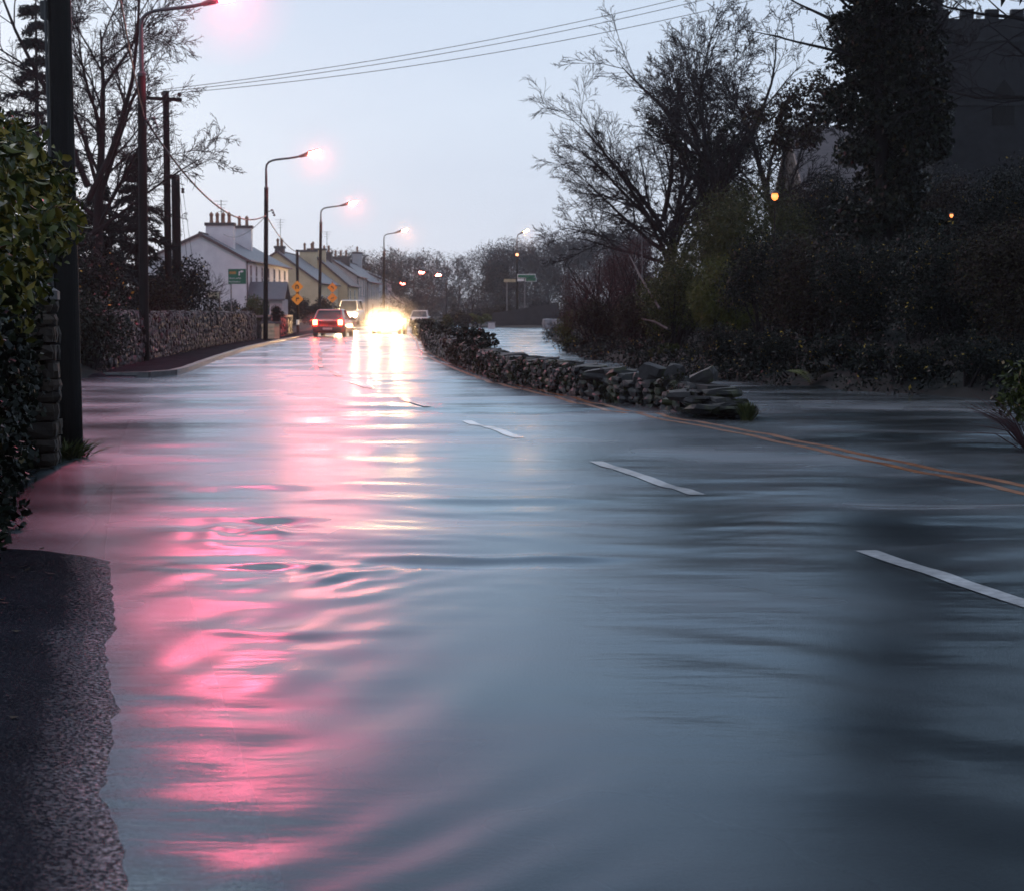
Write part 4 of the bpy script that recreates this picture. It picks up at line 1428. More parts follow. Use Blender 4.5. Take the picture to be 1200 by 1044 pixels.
# ------------------------------------------------------------------ cars
def car(label, loc, rz, paint, kind='hatch', head=0.0, tail=0.0, ind=0.0, head_col=(1, .60, .27)):
    """local frame: nose at -y, origin on the road under the middle"""
    root = thing('parked_car' if kind == 'parked' else 'car', label, 'car', loc, rz)
    van = kind == 'van'
    L, W = (4.8, 1.85) if van else (4.15, 1.74)
    hood, belt, top = (1.15, 1.2, 2.0) if van else (.92, .95, 1.46)
    secs = [(-L / 2, .30, .62, .80), (-L / 2 + .12, .22, .74, .93), (-L / 2 + .8, .20, hood - .04, 1.0), (-L / 2 + (.95 if van else 1.25), .2, hood, 1.0), (0, .2, belt, 1.0), (L / 2 - .7, .2, belt + .02, 1.0), (L / 2 - .12, .24, belt, .96), (L / 2, .34, belt - .1, .88)]
    b = MB()
    n = 10
    vs, fs = [], []
    for (y, z0, z1, k) in secs:
        w = W / 2 * k
        zm = z0 + (z1 - z0) * .45
        for (x, z) in ((-w * .86, z0), (-w * .98, z0 + .12), (-w, zm), (-w * .97, z1 - .08), (-w * .86, z1), (w * .86, z1), (w * .97, z1 - .08), (w, zm), (w * .98, z0 + .12), (w * .86, z0)):
            vs.append((x, y, z))
    for i in range(len(secs) - 1):
        for k in range(n):
            k2 = (k + 1) % n
            fs.append((i * n + k, i * n + k2, (i + 1) * n + k2, (i + 1) * n + k))
    fs += [tuple(range(n)), tuple((len(secs) - 1) * n + k for k in reversed(range(n)))]
    b.add(vs, fs)
    b.build('body', M[paint], root, True)
    yw0, yw1, yr1, yr0 = (-L / 2 + .9, -L / 2 + 1.55, L / 2 - .22, L / 2 - .1) if van else (-L / 2 + 1.2, -L / 2 + 1.95, L / 2 - .75, L / 2 - .22)
    gw, rw, zb = W / 2 * .86, W / 2 * .70, belt - .02
    b = MB()
    b.add([(-gw, yw0, zb), (gw, yw0, zb), (gw, yr0, zb), (-gw, yr0, zb), (-rw, yw1, top - .05), (rw, yw1, top - .05), (rw, yr1, top - .05), (-rw, yr1, top - .05)],
          [(0, 1, 5, 4), (1, 2, 6, 5), (2, 3, 7, 6), (3, 0, 4, 7)])
    b.build('window_glass', M['glass'], root)
    b = MB()
    rr = rw + .02
    b.add([(-rr, yw1 - .05, top - .055), (rr, yw1 - .05, top - .055), (rr, yr1 + .05, top - .055), (-rr, yr1 + .05, top - .055), (-rr * .9, yw1 + .1, top + .02), (rr * .9, yw1 + .1, top + .02), (rr * .9, yr1 - .1, top + .02), (-rr * .9, yr1 - .1, top + .02)],
          [(3, 2, 1, 0), (4, 5, 6, 7), (0, 1, 5, 4), (1, 2, 6, 5), (2, 3, 7, 6), (3, 0, 4, 7)])
    for s in (-1, 1):
        for (a, c) in (((s * gw, yw0, zb), (s * rw, yw1, top - .05)), ((s * gw, yr0, zb), (s * rw, yr1, top - .05)), ((s * gw * .995, .15, zb), (s * rw * 1.005, .1, top - .05))):
            b.tube([a, c], .045, 5)
    b.build('roof', M[paint], root)
    for s in (-1, 1):
        for y in (-L / 2 + .82, L / 2 - .78):
            b = MB()
            b.lathe([(.20, -.1), (.31, -.1), (.33, -.06), (.33, .06), (.31, .1), (.20, .1)], (s * (W / 2 - .10), y, .31), 16, 'X')
            wh = b.build('wheel', M['tyre'], root, True)
            b = MB()
            b.lathe([(.03, .105), (.20, .09), (.205, .02)] if s > 0 else [(.205, -.02), (.20, -.09), (.03, -.105)], (s * (W / 2 - .10), y, .31), 10, 'X')
            b.build('rim', M['rim'], wh)
        b = MB()
        b.box((s * (W / 2 + .08), yw0 + .35, belt + .08), (.18, .1, .14))
        b.build('mirror', M['plastic'], root)
        hx, hz = s * W * .36, (.78 if van else .66)
        b = MB()
        b.lathe([(.02, -L / 2 - .035), (.12, -L / 2 - .025), (.13, -L / 2 + .10)], (hx, 0, hz), 12, 'Y')
        b.build('headlight', emit('headlight_on', head_col, head) if head else M['glass'], root)
        b = MB()
        b.box((s * W * .385, L / 2 - .03, belt - .17), (.22, .09, .26))
        b.build('tail_light', emit('tail_light_on', (1, .05, .02), tail) if tail else M['car_red'], root)
        if ind:
            b = MB()
            b.lathe([(.02, -L / 2 + .0), (.09, -L / 2 + .01), (.1, -L / 2 + .1)], (s * W * .43, 0, hz - .04), 8, 'Y')
            b.build('indicator', emit('indicator_on', (1, .32, .03), ind if s > 0 else .4), root)
    b = MB()
    b.box((0, -L / 2 - .005, .42), (W * .84, .12, .2))
    b.box((0, L / 2 + .005, .46), (W * .84, .12, .2))
    b.build('bumper', M['plastic'], root)
    for y in (-L / 2 - .075, L / 2 + .075):
        MB().box((0, y, .45), (.5, .02, .11)).build('number_plate', M['plate'], root)
    return root
p = at(391, 390, 97)
car('red hatchback driving away in the left lane with bright tail lights', (p.x, 97, -.03), R(177), 'car_red', tail=90)
p = at(455, 390, 105)
car('oncoming car with dazzling headlights in the right lane', (p.x, 106, -.03), R(-3), 'car_dark', head=2600)
p = at(411, 380, 150)
car('white van with lit headlights standing behind the red hatchback', (p.x, 150, -.03), R(-3), 'car_white', 'van', head=1500)
p = at(492, 372, 160)
car('pale car with an orange indicator beyond the right roadside wall', (p.x, 160, -.03), R(-2), 'car_silver', ind=25, head=0)
bpy.data.objects['car.002'].location.z = .28

# scattering volumes added to stand in for headlight glare and tail light glow
for (nm, c, rr, dens) in (('glare_volume', (bpy.data.objects['car.001'].location.x, 103.6, .7), (.85, 1.0, .62), .20), ('glare_volume', (bpy.data.objects['car.001'].location.x, 103.7, .75), (1.35, 1.5, .95), .07), ('glare_volume', (bpy.data.objects['car.001'].location.x, 103.8, .9), (2.1, 2.2, 1.45), .024), ('glare_volume', (bpy.data.objects['car'].location.x + .2, 94.3, .45), (2.0, 1.6, .9), .045)):
    b = MB()
    vs, fs = [], []
    for j in range(13):
        ph = -math.pi / 2 * .98 + math.pi * .98 * j / 12
        for i in range(20):
            a = 2 * math.pi * i / 20
            k = 1 + .08 * math.sin(3 * a + j)
            vs.append((c[0] + rr[0] * k * math.cos(a) * math.cos(ph), c[1] + rr[1] * k * math.sin(a) * math.cos(ph), c[2] + rr[2] * math.sin(ph)))
    for j in range(12):
        for i in range(20):
            i2 = (i + 1) % 20
            fs.append((j * 20 + i, j * 20 + i2, (j + 1) * 20 + i2, (j + 1) * 20 + i))
    fs += [tuple(reversed(range(20))), tuple(240 + k for k in range(20))]
    b.add(vs, fs)
    m = bpy.data.materials.new('glare_volume')
    m.use_nodes = True
    m.node_tree.nodes.clear()
    o_ = m.node_tree.nodes.new('ShaderNodeOutputMaterial')
    v_ = m.node_tree.nodes.new('ShaderNodeVolumePrincipled')
    v_.inputs['Color'].default_value = (.95, .95, .97, 1)
    v_.inputs['Density'].default_value = dens
    v_.inputs['Anisotropy'].default_value = .55
    v_.inputs['Density Attribute'].default_value = ''
    v_.inputs['Temperature Attribute'].default_value = ''
    m.node_tree.links.new(v_.outputs[0], o_.inputs['Volume'])
    struct(b.build(nm, m), 'stuff')
def ball(name, c, r, dens, g=.5):
    b = MB()
    b.lathe([(r * math.sin(math.pi * k / 12) + .001, -r * math.cos(math.pi * k / 12)) for k in range(13)], c, 18)
    m = bpy.data.materials.new(name)
    m.use_nodes = True
    m.node_tree.nodes.clear()
    o_ = m.node_tree.nodes.new('ShaderNodeOutputMaterial')
    v_ = m.node_tree.nodes.new('ShaderNodeVolumePrincipled')
    v_.inputs['Color'].default_value = (.95, .95, .97, 1)
    v_.inputs['Density'].default_value = dens
    v_.inputs['Anisotropy'].default_value = g
    v_.inputs['Density Attribute'].default_value = ''
    v_.inputs['Temperature Attribute'].default_value = ''
    m.node_tree.links.new(v_.outputs[0], o_.inputs['Volume'])
    struct(b.build(name, m), 'stuff')
for px, py, Y, r in ((268, -3, 45, 1.7), (368, 179, 79, 1.5), (413, 238, 119, 1.9), (474, 270, 159, 2.2), (616, 271, 165, 2.0)):  # small scattering volumes added round the street lamps as halos
    ball('lamp_halo', at(px, py, Y), r, .020 / r)
# ------------------------------------------------------------------ left side vegetation
def lz(x, y):
    return float(land(x, y))

def px_tree(fn, px, Y, **k):
    p = at(px, 400, Y)
    return (p.x, Y, lz(p.x, Y))
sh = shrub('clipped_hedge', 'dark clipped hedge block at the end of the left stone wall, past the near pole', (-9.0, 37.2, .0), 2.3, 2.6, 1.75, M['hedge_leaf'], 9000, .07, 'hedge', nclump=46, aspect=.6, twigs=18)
bare_tree('birch_tree', 'tall bare birch with forked pale trunk behind the left stone wall', px_tree(0, 106, 52), 15.5, .24, 21, 'bark', kids=(12, 8, 7, 5, 4), maxl=5, spread=(.35, .85), grav=-.03, shrink=.56, first=.32, wob=.10,
          limbs=[((0, 0, 4.2), (.55, 0, 1), 7.5, .10), ((0, 0, 4.6), (-.3, .2, 1), 7.5, .10), ((0, 0, 3.2), (.9, 0, .75), 4.0, .06)], minr=.007)
bare_tree('bare_tree', 'leaning bare tree at the left edge beyond the laurel bush', px_tree(0, -4, 50), 15, .18, 33, lean=(.13, 0), kids=(12, 8, 7, 5, 3), maxl=5, spread=(.4, .9), shrink=.55, first=.2, grav=-.01, minr=.007)
bare_tree('bare_tree', 'bushy bare tree between the nearest street lamp and the tall utility pole', px_tree(0, 146, 66), 11.5, .13, 44, kids=(12, 8, 6, 4, 3), maxl=5, spread=(.4, 1.0), shrink=.5, first=.15, minr=.008)
bare_tree('bare_tree', 'low spreading bare tree below the birch, behind the stone wall', px_tree(0, 128, 58), 6.5, .15, 45, kids=(9, 6, 5, 4), spread=(.6, 1.2), shrink=.62, first=.2, minr=.007)
conifer('conifer_tree', 'tall dark conifer behind the near pole', px_tree(0, 48, 62), 12.0, 3.2, 5, 14000)
conifer('conifer_tree', 'slender dark conifer just left of the nearest street lamp', px_tree(0, 163, 60), at(163, 190, 60).z, 2.1, 6, 9000)
conifer('conifer_tree', 'small broad conifer low between the birch and the near pole', px_tree(0, 118, 56), 5.0, 1.9, 8, 9000)
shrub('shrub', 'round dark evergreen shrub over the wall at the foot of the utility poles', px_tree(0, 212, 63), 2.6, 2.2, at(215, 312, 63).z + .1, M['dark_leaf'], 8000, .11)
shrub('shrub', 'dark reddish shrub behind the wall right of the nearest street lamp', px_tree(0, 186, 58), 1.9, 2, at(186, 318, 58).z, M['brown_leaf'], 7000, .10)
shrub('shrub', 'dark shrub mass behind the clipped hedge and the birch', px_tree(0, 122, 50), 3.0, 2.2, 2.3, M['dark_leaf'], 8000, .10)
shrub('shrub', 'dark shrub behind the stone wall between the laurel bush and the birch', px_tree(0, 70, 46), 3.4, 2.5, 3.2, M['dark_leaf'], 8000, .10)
bare_tree('climbing_shrub', 'thin bare shrub growing up before the white gable wall', px_tree(0, 241, 118), at(246, 300, 118).z - .3, .06, 51, kids=(12, 6, 4), maxl=3, spread=(.2, .7), shrink=.75, first=.05, minr=.009, cat='shrub')
shrub('garden_hedge', 'square green hedge before the white house porch', px_tree(0, 301, 112), 1.9, 1.6, at(301, 348, 112).z - .1, M['green_leaf'], 4500, .12, 'hedge', nclump=24)
shrub('garden_hedge', 'dark hedge along the foot of the white gable', px_tree(0, 268, 114), 3.4, 1.6, at(270, 357, 114).z - .1, M['dark_leaf'], 4500, .12, 'hedge', nclump=24)
shrub('shrub', 'small dark bush leaning over the wall right of the second street lamp', (at(320, 370, 81.5).x - .2, 84.5, .8), .8, .6, .75, M['dark_leaf'], 1600, .07)
for i, (px, Y, w, py, nm) in enumerate(((345, 134, 2.3, 345, 'dark garden shrub under the cream gable, left one behind the amber signs'), (362, 138, 2.3, 348, 'dark garden shrub under the cream gable, beside the third street lamp'), (381, 143, 2.2, 347, 'dark garden shrub behind the smaller amber signs'))):
    p = px_tree(0, px, Y)
    shrub('shrub', nm, p, w, 1.8, at(px, py, Y).z - p[2], M['brown_leaf'], 3500, .14)
bare_tree('bare_tree', 'small bare tree behind the terrace chimneys', px_tree(0, 437, 275), 12.6, .3, 61, 'twig_far', 'twig_far', kids=(8, 6, 5), maxl=3, spread=(.5, 1), shrink=.6, minr=.03, first=.3)
creeper = shrub('creeper', 'reddish creeper covering the corner between the brown roofed house and the terrace', (g3.x - 1.9, 205.6, .1), 2.6, 1.6, 4.6, M['maroon_leaf'], 5000, .2, 'creeper')

# ------------------------------------------------------------------ right bank vegetation
def bank_shrub(label, px, Y, top, w, mat, n, leaf, name='shrub', dep=None, **k):
    p = px_tree(0, px, Y)
    return shrub(name, label, p, w, dep or w * .8, at(px, top, Y).z - p[2], M[mat], int(n * 1.6), leaf * .74, **k)
bank_shrub('maroon twiggy shrub at the left end of the bank, hanging over the water', 702, 57, 300, 3.0, 'maroon_leaf', 16000, .07, aspect=.22, nclump=26, twigs=40)
bank_shrub('tall maroon shrub under the big bare tree', 742, 58, 268, 2.8, 'maroon_leaf', 16000, .07, aspect=.22, nclump=26, twigs=40)
bank_shrub('small yellowish bush at the left tip of the bank', 668, 60, 364, 1.1, 'willow_leaf', 3000, .07)
bank_shrub('brown bush at the waterline below the maroon shrubs', 705, 52.5, 352, 2.2, 'brown_leaf', 9000, .07)
bank_shrub('mixed green and brown bush over the water left of the pale green willow', 755, 48, 345, 2.6, 'brown_leaf', 10000, .075)
bank_shrub('olive bush hanging over the middle of the stone wall', 800, 45, 318, 2.4, 'green_leaf', 11000, .075, droop=.3)
bank_shrub('grey green bush behind the olive bush below the big bare tree', 792, 51, 282, 2.8, 'green_leaf', 10000, .08)
bank_shrub('pale green feathery willow bush in the middle of the bank', 848, 42, 305, 2.0, 'willow_leaf', 16000, .13, aspect=.14, droop=.55, nclump=22)
bank_shrub('large rounded green willow below the glowing lamp', 872, 47, 196, 3.9, 'green_leaf', 30000, .14, name='willow_tree', cat='tree', aspect=.15, droop=.6, nclump=34)
names = ['dark evergreen bush below the glowing lamp', 'dark bush with yellow leaves near the fern', 'dark bush under the ivy clad tree', 'dark bush right of the ivy clad tree', 'dark bush below the church tower', 'dark bush with scattered yellow leaves at the far right']
for nm, (px, Y, top, w) in zip(names, ((905, 38.5, 250, 2.5), (962, 37, 275, 2.6), (1020, 35, 262, 2.6), (1082, 33.5, 270, 2.5), (1130, 31.5, 266, 2.8), (1200, 30, 245, 2.6))):
    bank_shrub(nm, px, Y, top, w, 'brown_leaf' if px in (962, 1200) else 'dark_leaf', 13000, .075, nclump=24)
names = ['dark tree mass behind the glowing lamp', 'tall dark bush left of the ivy clad tree trunk', 'tall dark bush behind the ivy clad tree', 'tall dark bush before the church tower', 'tall dark bush at the right edge before the tower']
for nm, (px, Y, top, w, mt) in zip(names, ((935, 52, 172, 3.0, 'brown_leaf'), (985, 49, 190, 3.2, 'dark_leaf'), (1060, 47, 190, 3.4, 'dark_leaf'), (1130, 45, 205, 3.4, 'brown_leaf'), (1200, 43, 195, 3.6, 'dark_leaf'))):
    bank_shrub(nm, px, Y, top, w, mt, 12000, .09, nclump=22)
# waterside fringe
names = ['low dark bush at the waterline right of the wall end', 'low bush with yellow leaves at the waterline beside the fern', 'low dark bush at the waterline below the second glowing lamp', 'low dark bush at the waterline far right', 'low dark bush at the waterline behind the wall slabs']
for nm, (px, Y, top, w) in zip(names, ((900, 34, 385, 1.6), (985, 32, 395, 1.7), (1065, 29.5, 395, 1.9), (1150, 27.8, 395, 2.0), (845, 37, 380, 1.9))):
    bank_shrub(nm, px, Y, top, w, 'dark_leaf', 5500, .06, nclump=18)
for k, (px, w) in enumerate(((700, 2.0), (745, 1.9), (795, 1.9), (1215, 2.2), (940, 1.5), (1025, 1.7), (1108, 1.7))):
    yy = ground(px, (418, 425, 433, 469, 452, 457, 462)[k]).y + .6
    bank_shrub('low overhanging bush at the waterline, %s' % ('under the brown bush at the left of the bank', 'under the mixed bush left of the willow', 'under the olive bush', 'behind the near bush at the right edge', 'left of the fern', 'between the fern and the second glowing lamp', 'below the church tower')[k], px, yy, (395, 400, 404, 410, 425, 425, 425)[k], w, ('brown_leaf', 'brown_leaf', 'green_leaf', 'dark_leaf', 'dark_leaf', 'dark_leaf', 'dark_leaf')[k], 4500, .06, nclump=18)
C, Rr = [], []
for i in range(900):
    y = random.uniform(14, 62) if random.random() < .85 else random.uniform(60, 110)
    q = random.uniform(0, 1) ** 1.6 * 6 - .25
    x = float(X(SH, y)) + q
    C.append((x, y, lz(x, y) + random.uniform(0, .3)))
    Rr.append(random.uniform(.18, .42))
V, Fq = leaf_cloud(C, Rr, 62000, .08, .45, .2, .3)
struct(np_mesh('undergrowth', V, Fq, M['dark_leaf']), 'stuff')
# fern
fp = at(948, 440, 31.5)
fern = thing('fern', 'pale green fern with arching fronds at the waterline right of the wall end', 'fern', (fp.x, 31.3, .05))
for k in range(9):
    a = R(-160 + 40 * k + random.uniform(-10, 10))
    V, Fq = [], []
    for i in range(15):
        t = i / 14
        c = Vector((math.cos(a) * .42 * t, math.sin(a) * .42 * t, .55 * t - .33 * t * t))
        w = .11 * math.sin(math.pi * (t * .85 + .1))
        sd = Vector((-math.sin(a), math.cos(a), -.2))
        for s in (-1, 1):
            q = len(V)
            f = Vector((math.cos(a), math.sin(a), 0)) * .014
            V += [c - f, c + f, c + sd * s * w + f * 2.6, c + sd * s * w + f * 1.4]
            Fq.append((q, q + 1, q + 2, q + 3))
    np_mesh('frond', V, Fq, M['willow_leaf'], fern)
# bush at the right edge, near
nb = shrub('shrub', 'near leafy bush at the right edge growing out of the flood', (5.35, 17.3, -.05), 1.35, 1.2, .95, M['green_leaf'], 5200, .075, nclump=26, twigs=30)
b = MB()
for i in range(26):
    a = random.uniform(2.0, 4.2)
    e = Vector((math.cos(a) * random.uniform(.3, .75), math.sin(a) * .4, random.uniform(.15, .6)))
    b.tube([(-.3, 0, -.05), Vector((-.3, 0, 0)) + e * .5 + Vector((0, 0, .08)), Vector((-.3, 0, 0)) + e], [.008, .006, .003], 4)
b.build('bare_twigs', M['twig_red'], nb)

# big bare trees
bare_tree('bare_tree', 'big spreading bare beech above the maroon shrubs on the right bank', px_tree(0, 776, 62), 10.6, .24, 74, kids=(14, 8, 6, 5, 4), maxl=5, spread=(.3, .75), grav=-.012, shrink=.64, first=.16, wob=.075, minr=.007,
          limbs=[((0, 0, 2.6), (-1, .1, .75), 3.7, .085), ((0, 0, 3.2), (-1, -.2, .95), 4.0, .09), ((0, 0, 2.2), (-1, .2, .35), 3.2, .07), ((0, 0, 3.4), (-.7, 0, 1.1), 4.6, .10), ((0, 0, 3.0), (.8, .2, 1), 4.4, .09), ((0, 0, 3.6), (.3, -.2, 1.2), 4.6, .10)])
t2p = px_tree(0, 852, 60)
t2 = bare_tree('bare_tree', 'bare tree with an ivy wrapped forked trunk between the beech and the ivy clad tree', t2p, 13.0, .24, 75, kids=(11, 7, 6, 4, 3), maxl=5, spread=(.35, .8), grav=-.006, shrink=.58, first=.25, wob=.085, minr=.008,
          limbs=[((0, 0, 4.0), (-.75, 0, .9), 5.5, .12), ((0, 0, 4.6), (.7, .1, 1), 5.2, .1)])
C, Rr = [], []
for i in range(26):
    C.append((random.gauss(0, .25), random.gauss(0, .25), random.uniform(1.5, 6.5)))
    Rr.append(random.uniform(.25, .5))
for i in range(16):
    t = i / 16
    C.append((-.2 - 2.6 * t, random.gauss(0, .15), 4.0 + 2.6 * t))
    Rr.append(random.uniform(.16, .28))
V, Fq = leaf_cloud(C, Rr, 9000, .10, .7, .3, .3)
np_mesh('ivy', V, Fq, M['ivy'], t2)
bare_tree('bare_tree', 'slim bare tree behind the willow, left of the ivy clad tree', px_tree(0, 925, 62), 14, .2, 76, kids=(13, 8, 7, 5, 3), maxl=5, spread=(.4, .9), shrink=.52, first=.2, minr=.008)
bare_tree('bare_tree', 'bare tree behind the beech and the ivy wrapped tree', px_tree(0, 830, 74), 14.5, .25, 78, kids=(12, 8, 6, 5), maxl=4, spread=(.4, 1.0), shrink=.55, first=.25, minr=.010)
C, Rr = clumps((0, 0, 0), (1.2, 1.2, 1.0), 12, (.3, .5))
t4 = bare_tree('copper_tree', 'small tree with dark clinging leaves left of the ivy clad tree', px_tree(0, 925, 50), 6.9, .14, 77, kids=(8, 5, 4), maxl=3, spread=(.5, 1), shrink=.55, minr=.008)
V, Fq = leaf_cloud(np.array(C) + np.array([.1, 0, at(925, 130, 50).z - t4.location.z]), Rr, 4200, .12, .5, .1, .2)
np_mesh('leaves', V, Fq, M['brown_leaf'], t4)
# the ivy clad tree
ip = px_tree(0, 1040, 42)
ivt = bare_tree('ivy_tree', 'tall tree entirely clad in dark ivy, standing before the church tower', ip, 17, .24, 83, kids=(16, 6, 6, 5), maxl=4, spread=(.7, 1.3), grav=-.01, shrink=.34, first=.45, wob=.03, minr=.007,
          limbs=[((0, 0, 5.6), (-1, .1, .25), 3.4, .06), ((0, 0, 6.5), (-1, -.1, .55), 3.8, .065), ((0, 0, 7.2), (-1, .1, .9), 3.8, .065)])
C, Rr = [], []
base_z = ip[2]
def zrel(py):
    return at(1040, py, 42).z - base_z
for py, x0, x1, k in ((-420, 960, 1130, 16), (-350, 930, 1150, 20), (-290, 925, 1150, 20), (-240, 940, 1130, 16), (-190, 965, 1105, 14), (-140, 975, 1090, 12), (-90, 975, 1080, 12), (-40, 968, 1066, 14), (5, 985, 1062, 14), (45, 990, 1072, 15), (85, 1000, 1108, 15), (125, 985, 1100, 14), (160, 1010, 1105, 13), (200, 1000, 1110, 14), (240, 985, 1105, 14)):  # upper rows are out of view, widened to darken the water's reflection
    for i in range(k):
        px = random.uniform(x0, x1)
        C.append((at(px, py, 42).x - ip[0], random.gauss(0, .6), zrel(py + random.uniform(-26, 26))))
        Rr.append(random.uniform(.24, .52))
for (px, py) in ((975, 128), (968, 120), (985, 105), (990, 140), (1100, 130), (1106, 150), (1092, 100), (1005, 60), (980, 30)):
    C.append((at(px, py, 42).x - ip[0], random.gauss(0, .4), zrel(py)))
    Rr.append(random.uniform(.2, .36))
V, Fq = leaf_cloud(C, Rr, 80000, .11, .75, .3, .3, droop=.2)
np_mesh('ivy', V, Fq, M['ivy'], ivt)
bare_tree('bare_tree', 'dark bare tree off the right edge whose long branches cross the church tower', px_tree(0, 1300, 36), 13, .3, 91, kids=(9, 6, 4), maxl=3, spread=(.5, 1), shrink=.5, first=.35, minr=.008,
          limbs=[((0, 0, 4.9), (-1, .05, .02), 4.2, .07), ((0, 0, 3.6), (-1, .05, .16), 4.2, .06), ((0, 0, 5.6), (-1, 0, .3), 4.5, .07)])
pp = px_tree(0, 1330, 37)  # out of view, added so the right of the water reflects dark
pine = bare_tree('added_pine', 'unseen evergreen added off the right edge to darken the water reflection', pp, 15, .3, 95, kids=(9, 5, 4), maxl=3, spread=(.7, 1.3), shrink=.4, first=.5, minr=.01)
C, Rr = clumps((-1.2, 0, 10.4), (6.4, 3.8, 4.6), 120, (.6, 1.2))
V, Fq = leaf_cloud(C, Rr, 60000, .34, .25, .2, .3)
np_mesh('needles', V, Fq, M['conifer'], pine)
bare_tree('bare_tree', 'tall bare tree behind the ivy clad tree and the dark bushes', px_tree(0, 1005, 66), 17, .25, 93, kids=(13, 8, 6, 5, 3), maxl=5, spread=(.4, 1), shrink=.52, first=.3, minr=.009)
# fallen pale branches leaning out of the bushes
b = MB()
p0, p1 = at(773, 362, 44.2), at(738, 300, 50)
b.tube([p0, p0.lerp(p1, .5) + Vector((-.1, 0, .12)), p1], [.035, .028, .012], 6)
b.tube([p0.lerp(p1, .55), at(752, 275, 50)], [.018, .006], 5)
tag(b.build('fallen_branch', M['bark_pale']), 'pale leaning branch sticking up out of the green bushes on the bank', 'branch')
b = MB()
p0, p1 = at(783, 386, 43.4), at(752, 374, 45)
b.tube([p0, p0.lerp(p1, .5) + Vector((0, 0, .05)), p1], [.03, .026, .012], 6)
tag(b.build('fallen_branch', M['bark_pale']), 'short pale branch lying low above the stone wall in the bushes', 'branch')
# lamps glowing among the trees
for (px, py, Y, r, s, lab) in ((908, 230.5, 39.8, .075, 2.6, 'glowing orange churchyard lamp above the willow'), (1115, 253, 33.2, .032, 2.2, 'tiny glowing orange churchyard lamp among the dark bushes below the tower')):
    p = at(px, py, Y)
    z0 = lz(p.x, Y)
    root = thing('churchyard_lamp', lab, 'lamp', (p.x, Y, z0))
    h = p.z - z0
    b = MB()
    b.tube([(0, 0, -.2), (0, 0, h - r * 1.4)], .013, 8)
    b.build('post', M['pole_wood'], root, True)
    b = MB()
    b.lathe([(r * 1.7, h + r * .9), (r * .9, h + r * 1.5), (r * .2, h + r * 1.9)], (0, 0, 0), 12)
    b.build('hood', M['metal'], root)
    b = MB()
    b.lathe([(.2 * r, h - r * 1.2), (r * .8, h - r * .8), (r * 1.05, h), (r * .8, h + r * .8)], (0, 0, 0), 14)
    b.build('globe', emit('churchyard_glow', (1, .24, .015), s), root, True)

# ------------------------------------------------------------------ church
cx0, cx1 = at(1094, 200, 75).x, at(1255, 200, 75).x
zt = at(1150, 27, 75).z
ch = thing('church', 'dark stone church with battlemented tower behind the ivy clad tree', 'church', (cx0, 75, 1.5))
w = cx1 - cx0
b = MB()
b.box((w / 2, w / 2, (zt - 1.5) / 2), (w, w, zt - 1.5))
for z in (4.2, 8.4, zt - 2.2):
    b.box((w / 2, w / 2, z), (w + .16, w + .16, .18))
tw = b.build('tower', M['church'], ch)
b = MB()
nm = 11
for s in range(nm):
    u = w * (s + .5) / nm
    if s % 2 == 0 or True:
        h = .55 if s % 2 == 0 else .16
        b.box((u, .16, zt - 1.5 + h / 2), (w / nm, .32, h))
        b.box((u, w - .16, zt - 1.5 + h / 2), (w / nm, .32, h))
        if 0 < s < nm - 1:
            b.box((.16, u, zt - 1.5 + h / 2), (.318, w / nm, h))
            b.box((w - .16, u, zt - 1.5 + h / 2), (.318, w / nm, h))
b.build('battlement', M['church'], tw)
for (x, y) in ((.0, .0), (w, 0), (0, w), (w, w)):
    b = MB()
    b.lathe([(.26, zt - 4.5), (.26, zt - .7), (.32, zt - .65), (.30, zt - .45), (.26, zt + .3), (.02, zt + 2.2)], (x, y, 0), 8)
    b.build('pinnacle', M['church'], tw)
for z, hh in ((zt - 4.2, 1.9), (4.8 + 1, 1.5)):
    b = MB()
    zz = z - 1.5
    b.prism([(w / 2 - .45, zz), (w / 2 + .45, zz), (w / 2 + .45, zz + hh * .7), (w / 2, zz + hh), (w / 2 - .45, zz + hh * .7)], (-.025, .3))
    b.build('louvre_window', M['pole_wood'], tw)
zr = at(960, 149, 82).z - 1.5
xa = at(936, 150, 82).x - cx0
b = MB()
b.prism([(4.6, -.5), (4.6, zr - 3.2), (9, zr), (13.4, zr - 3.2), (13.4, -.5)], (xa, -.02), 'YZ')
b.build('nave', M['church'], ch)
b = MB()
b.prism([(4.3, zr - 3.25), (4.3, zr - 3.05), (9, zr + .2), (13.7, zr - 3.05), (13.7, zr - 3.25), (9, zr + .02)], (xa - .2, -.03), 'YZ')
b.build('nave_roof', M['slate_brown'], ch)
for i in range(3):
    b = MB()
    u = xa * (.2 + .28 * i)
    b.prism([(u - .4, 1.2), (u + .4, 1.2), (u + .4, 2.6), (u, 3.3), (u - .4, 2.6)], (4.55, 4.8))
    b.build('window', M['glass'], ch)

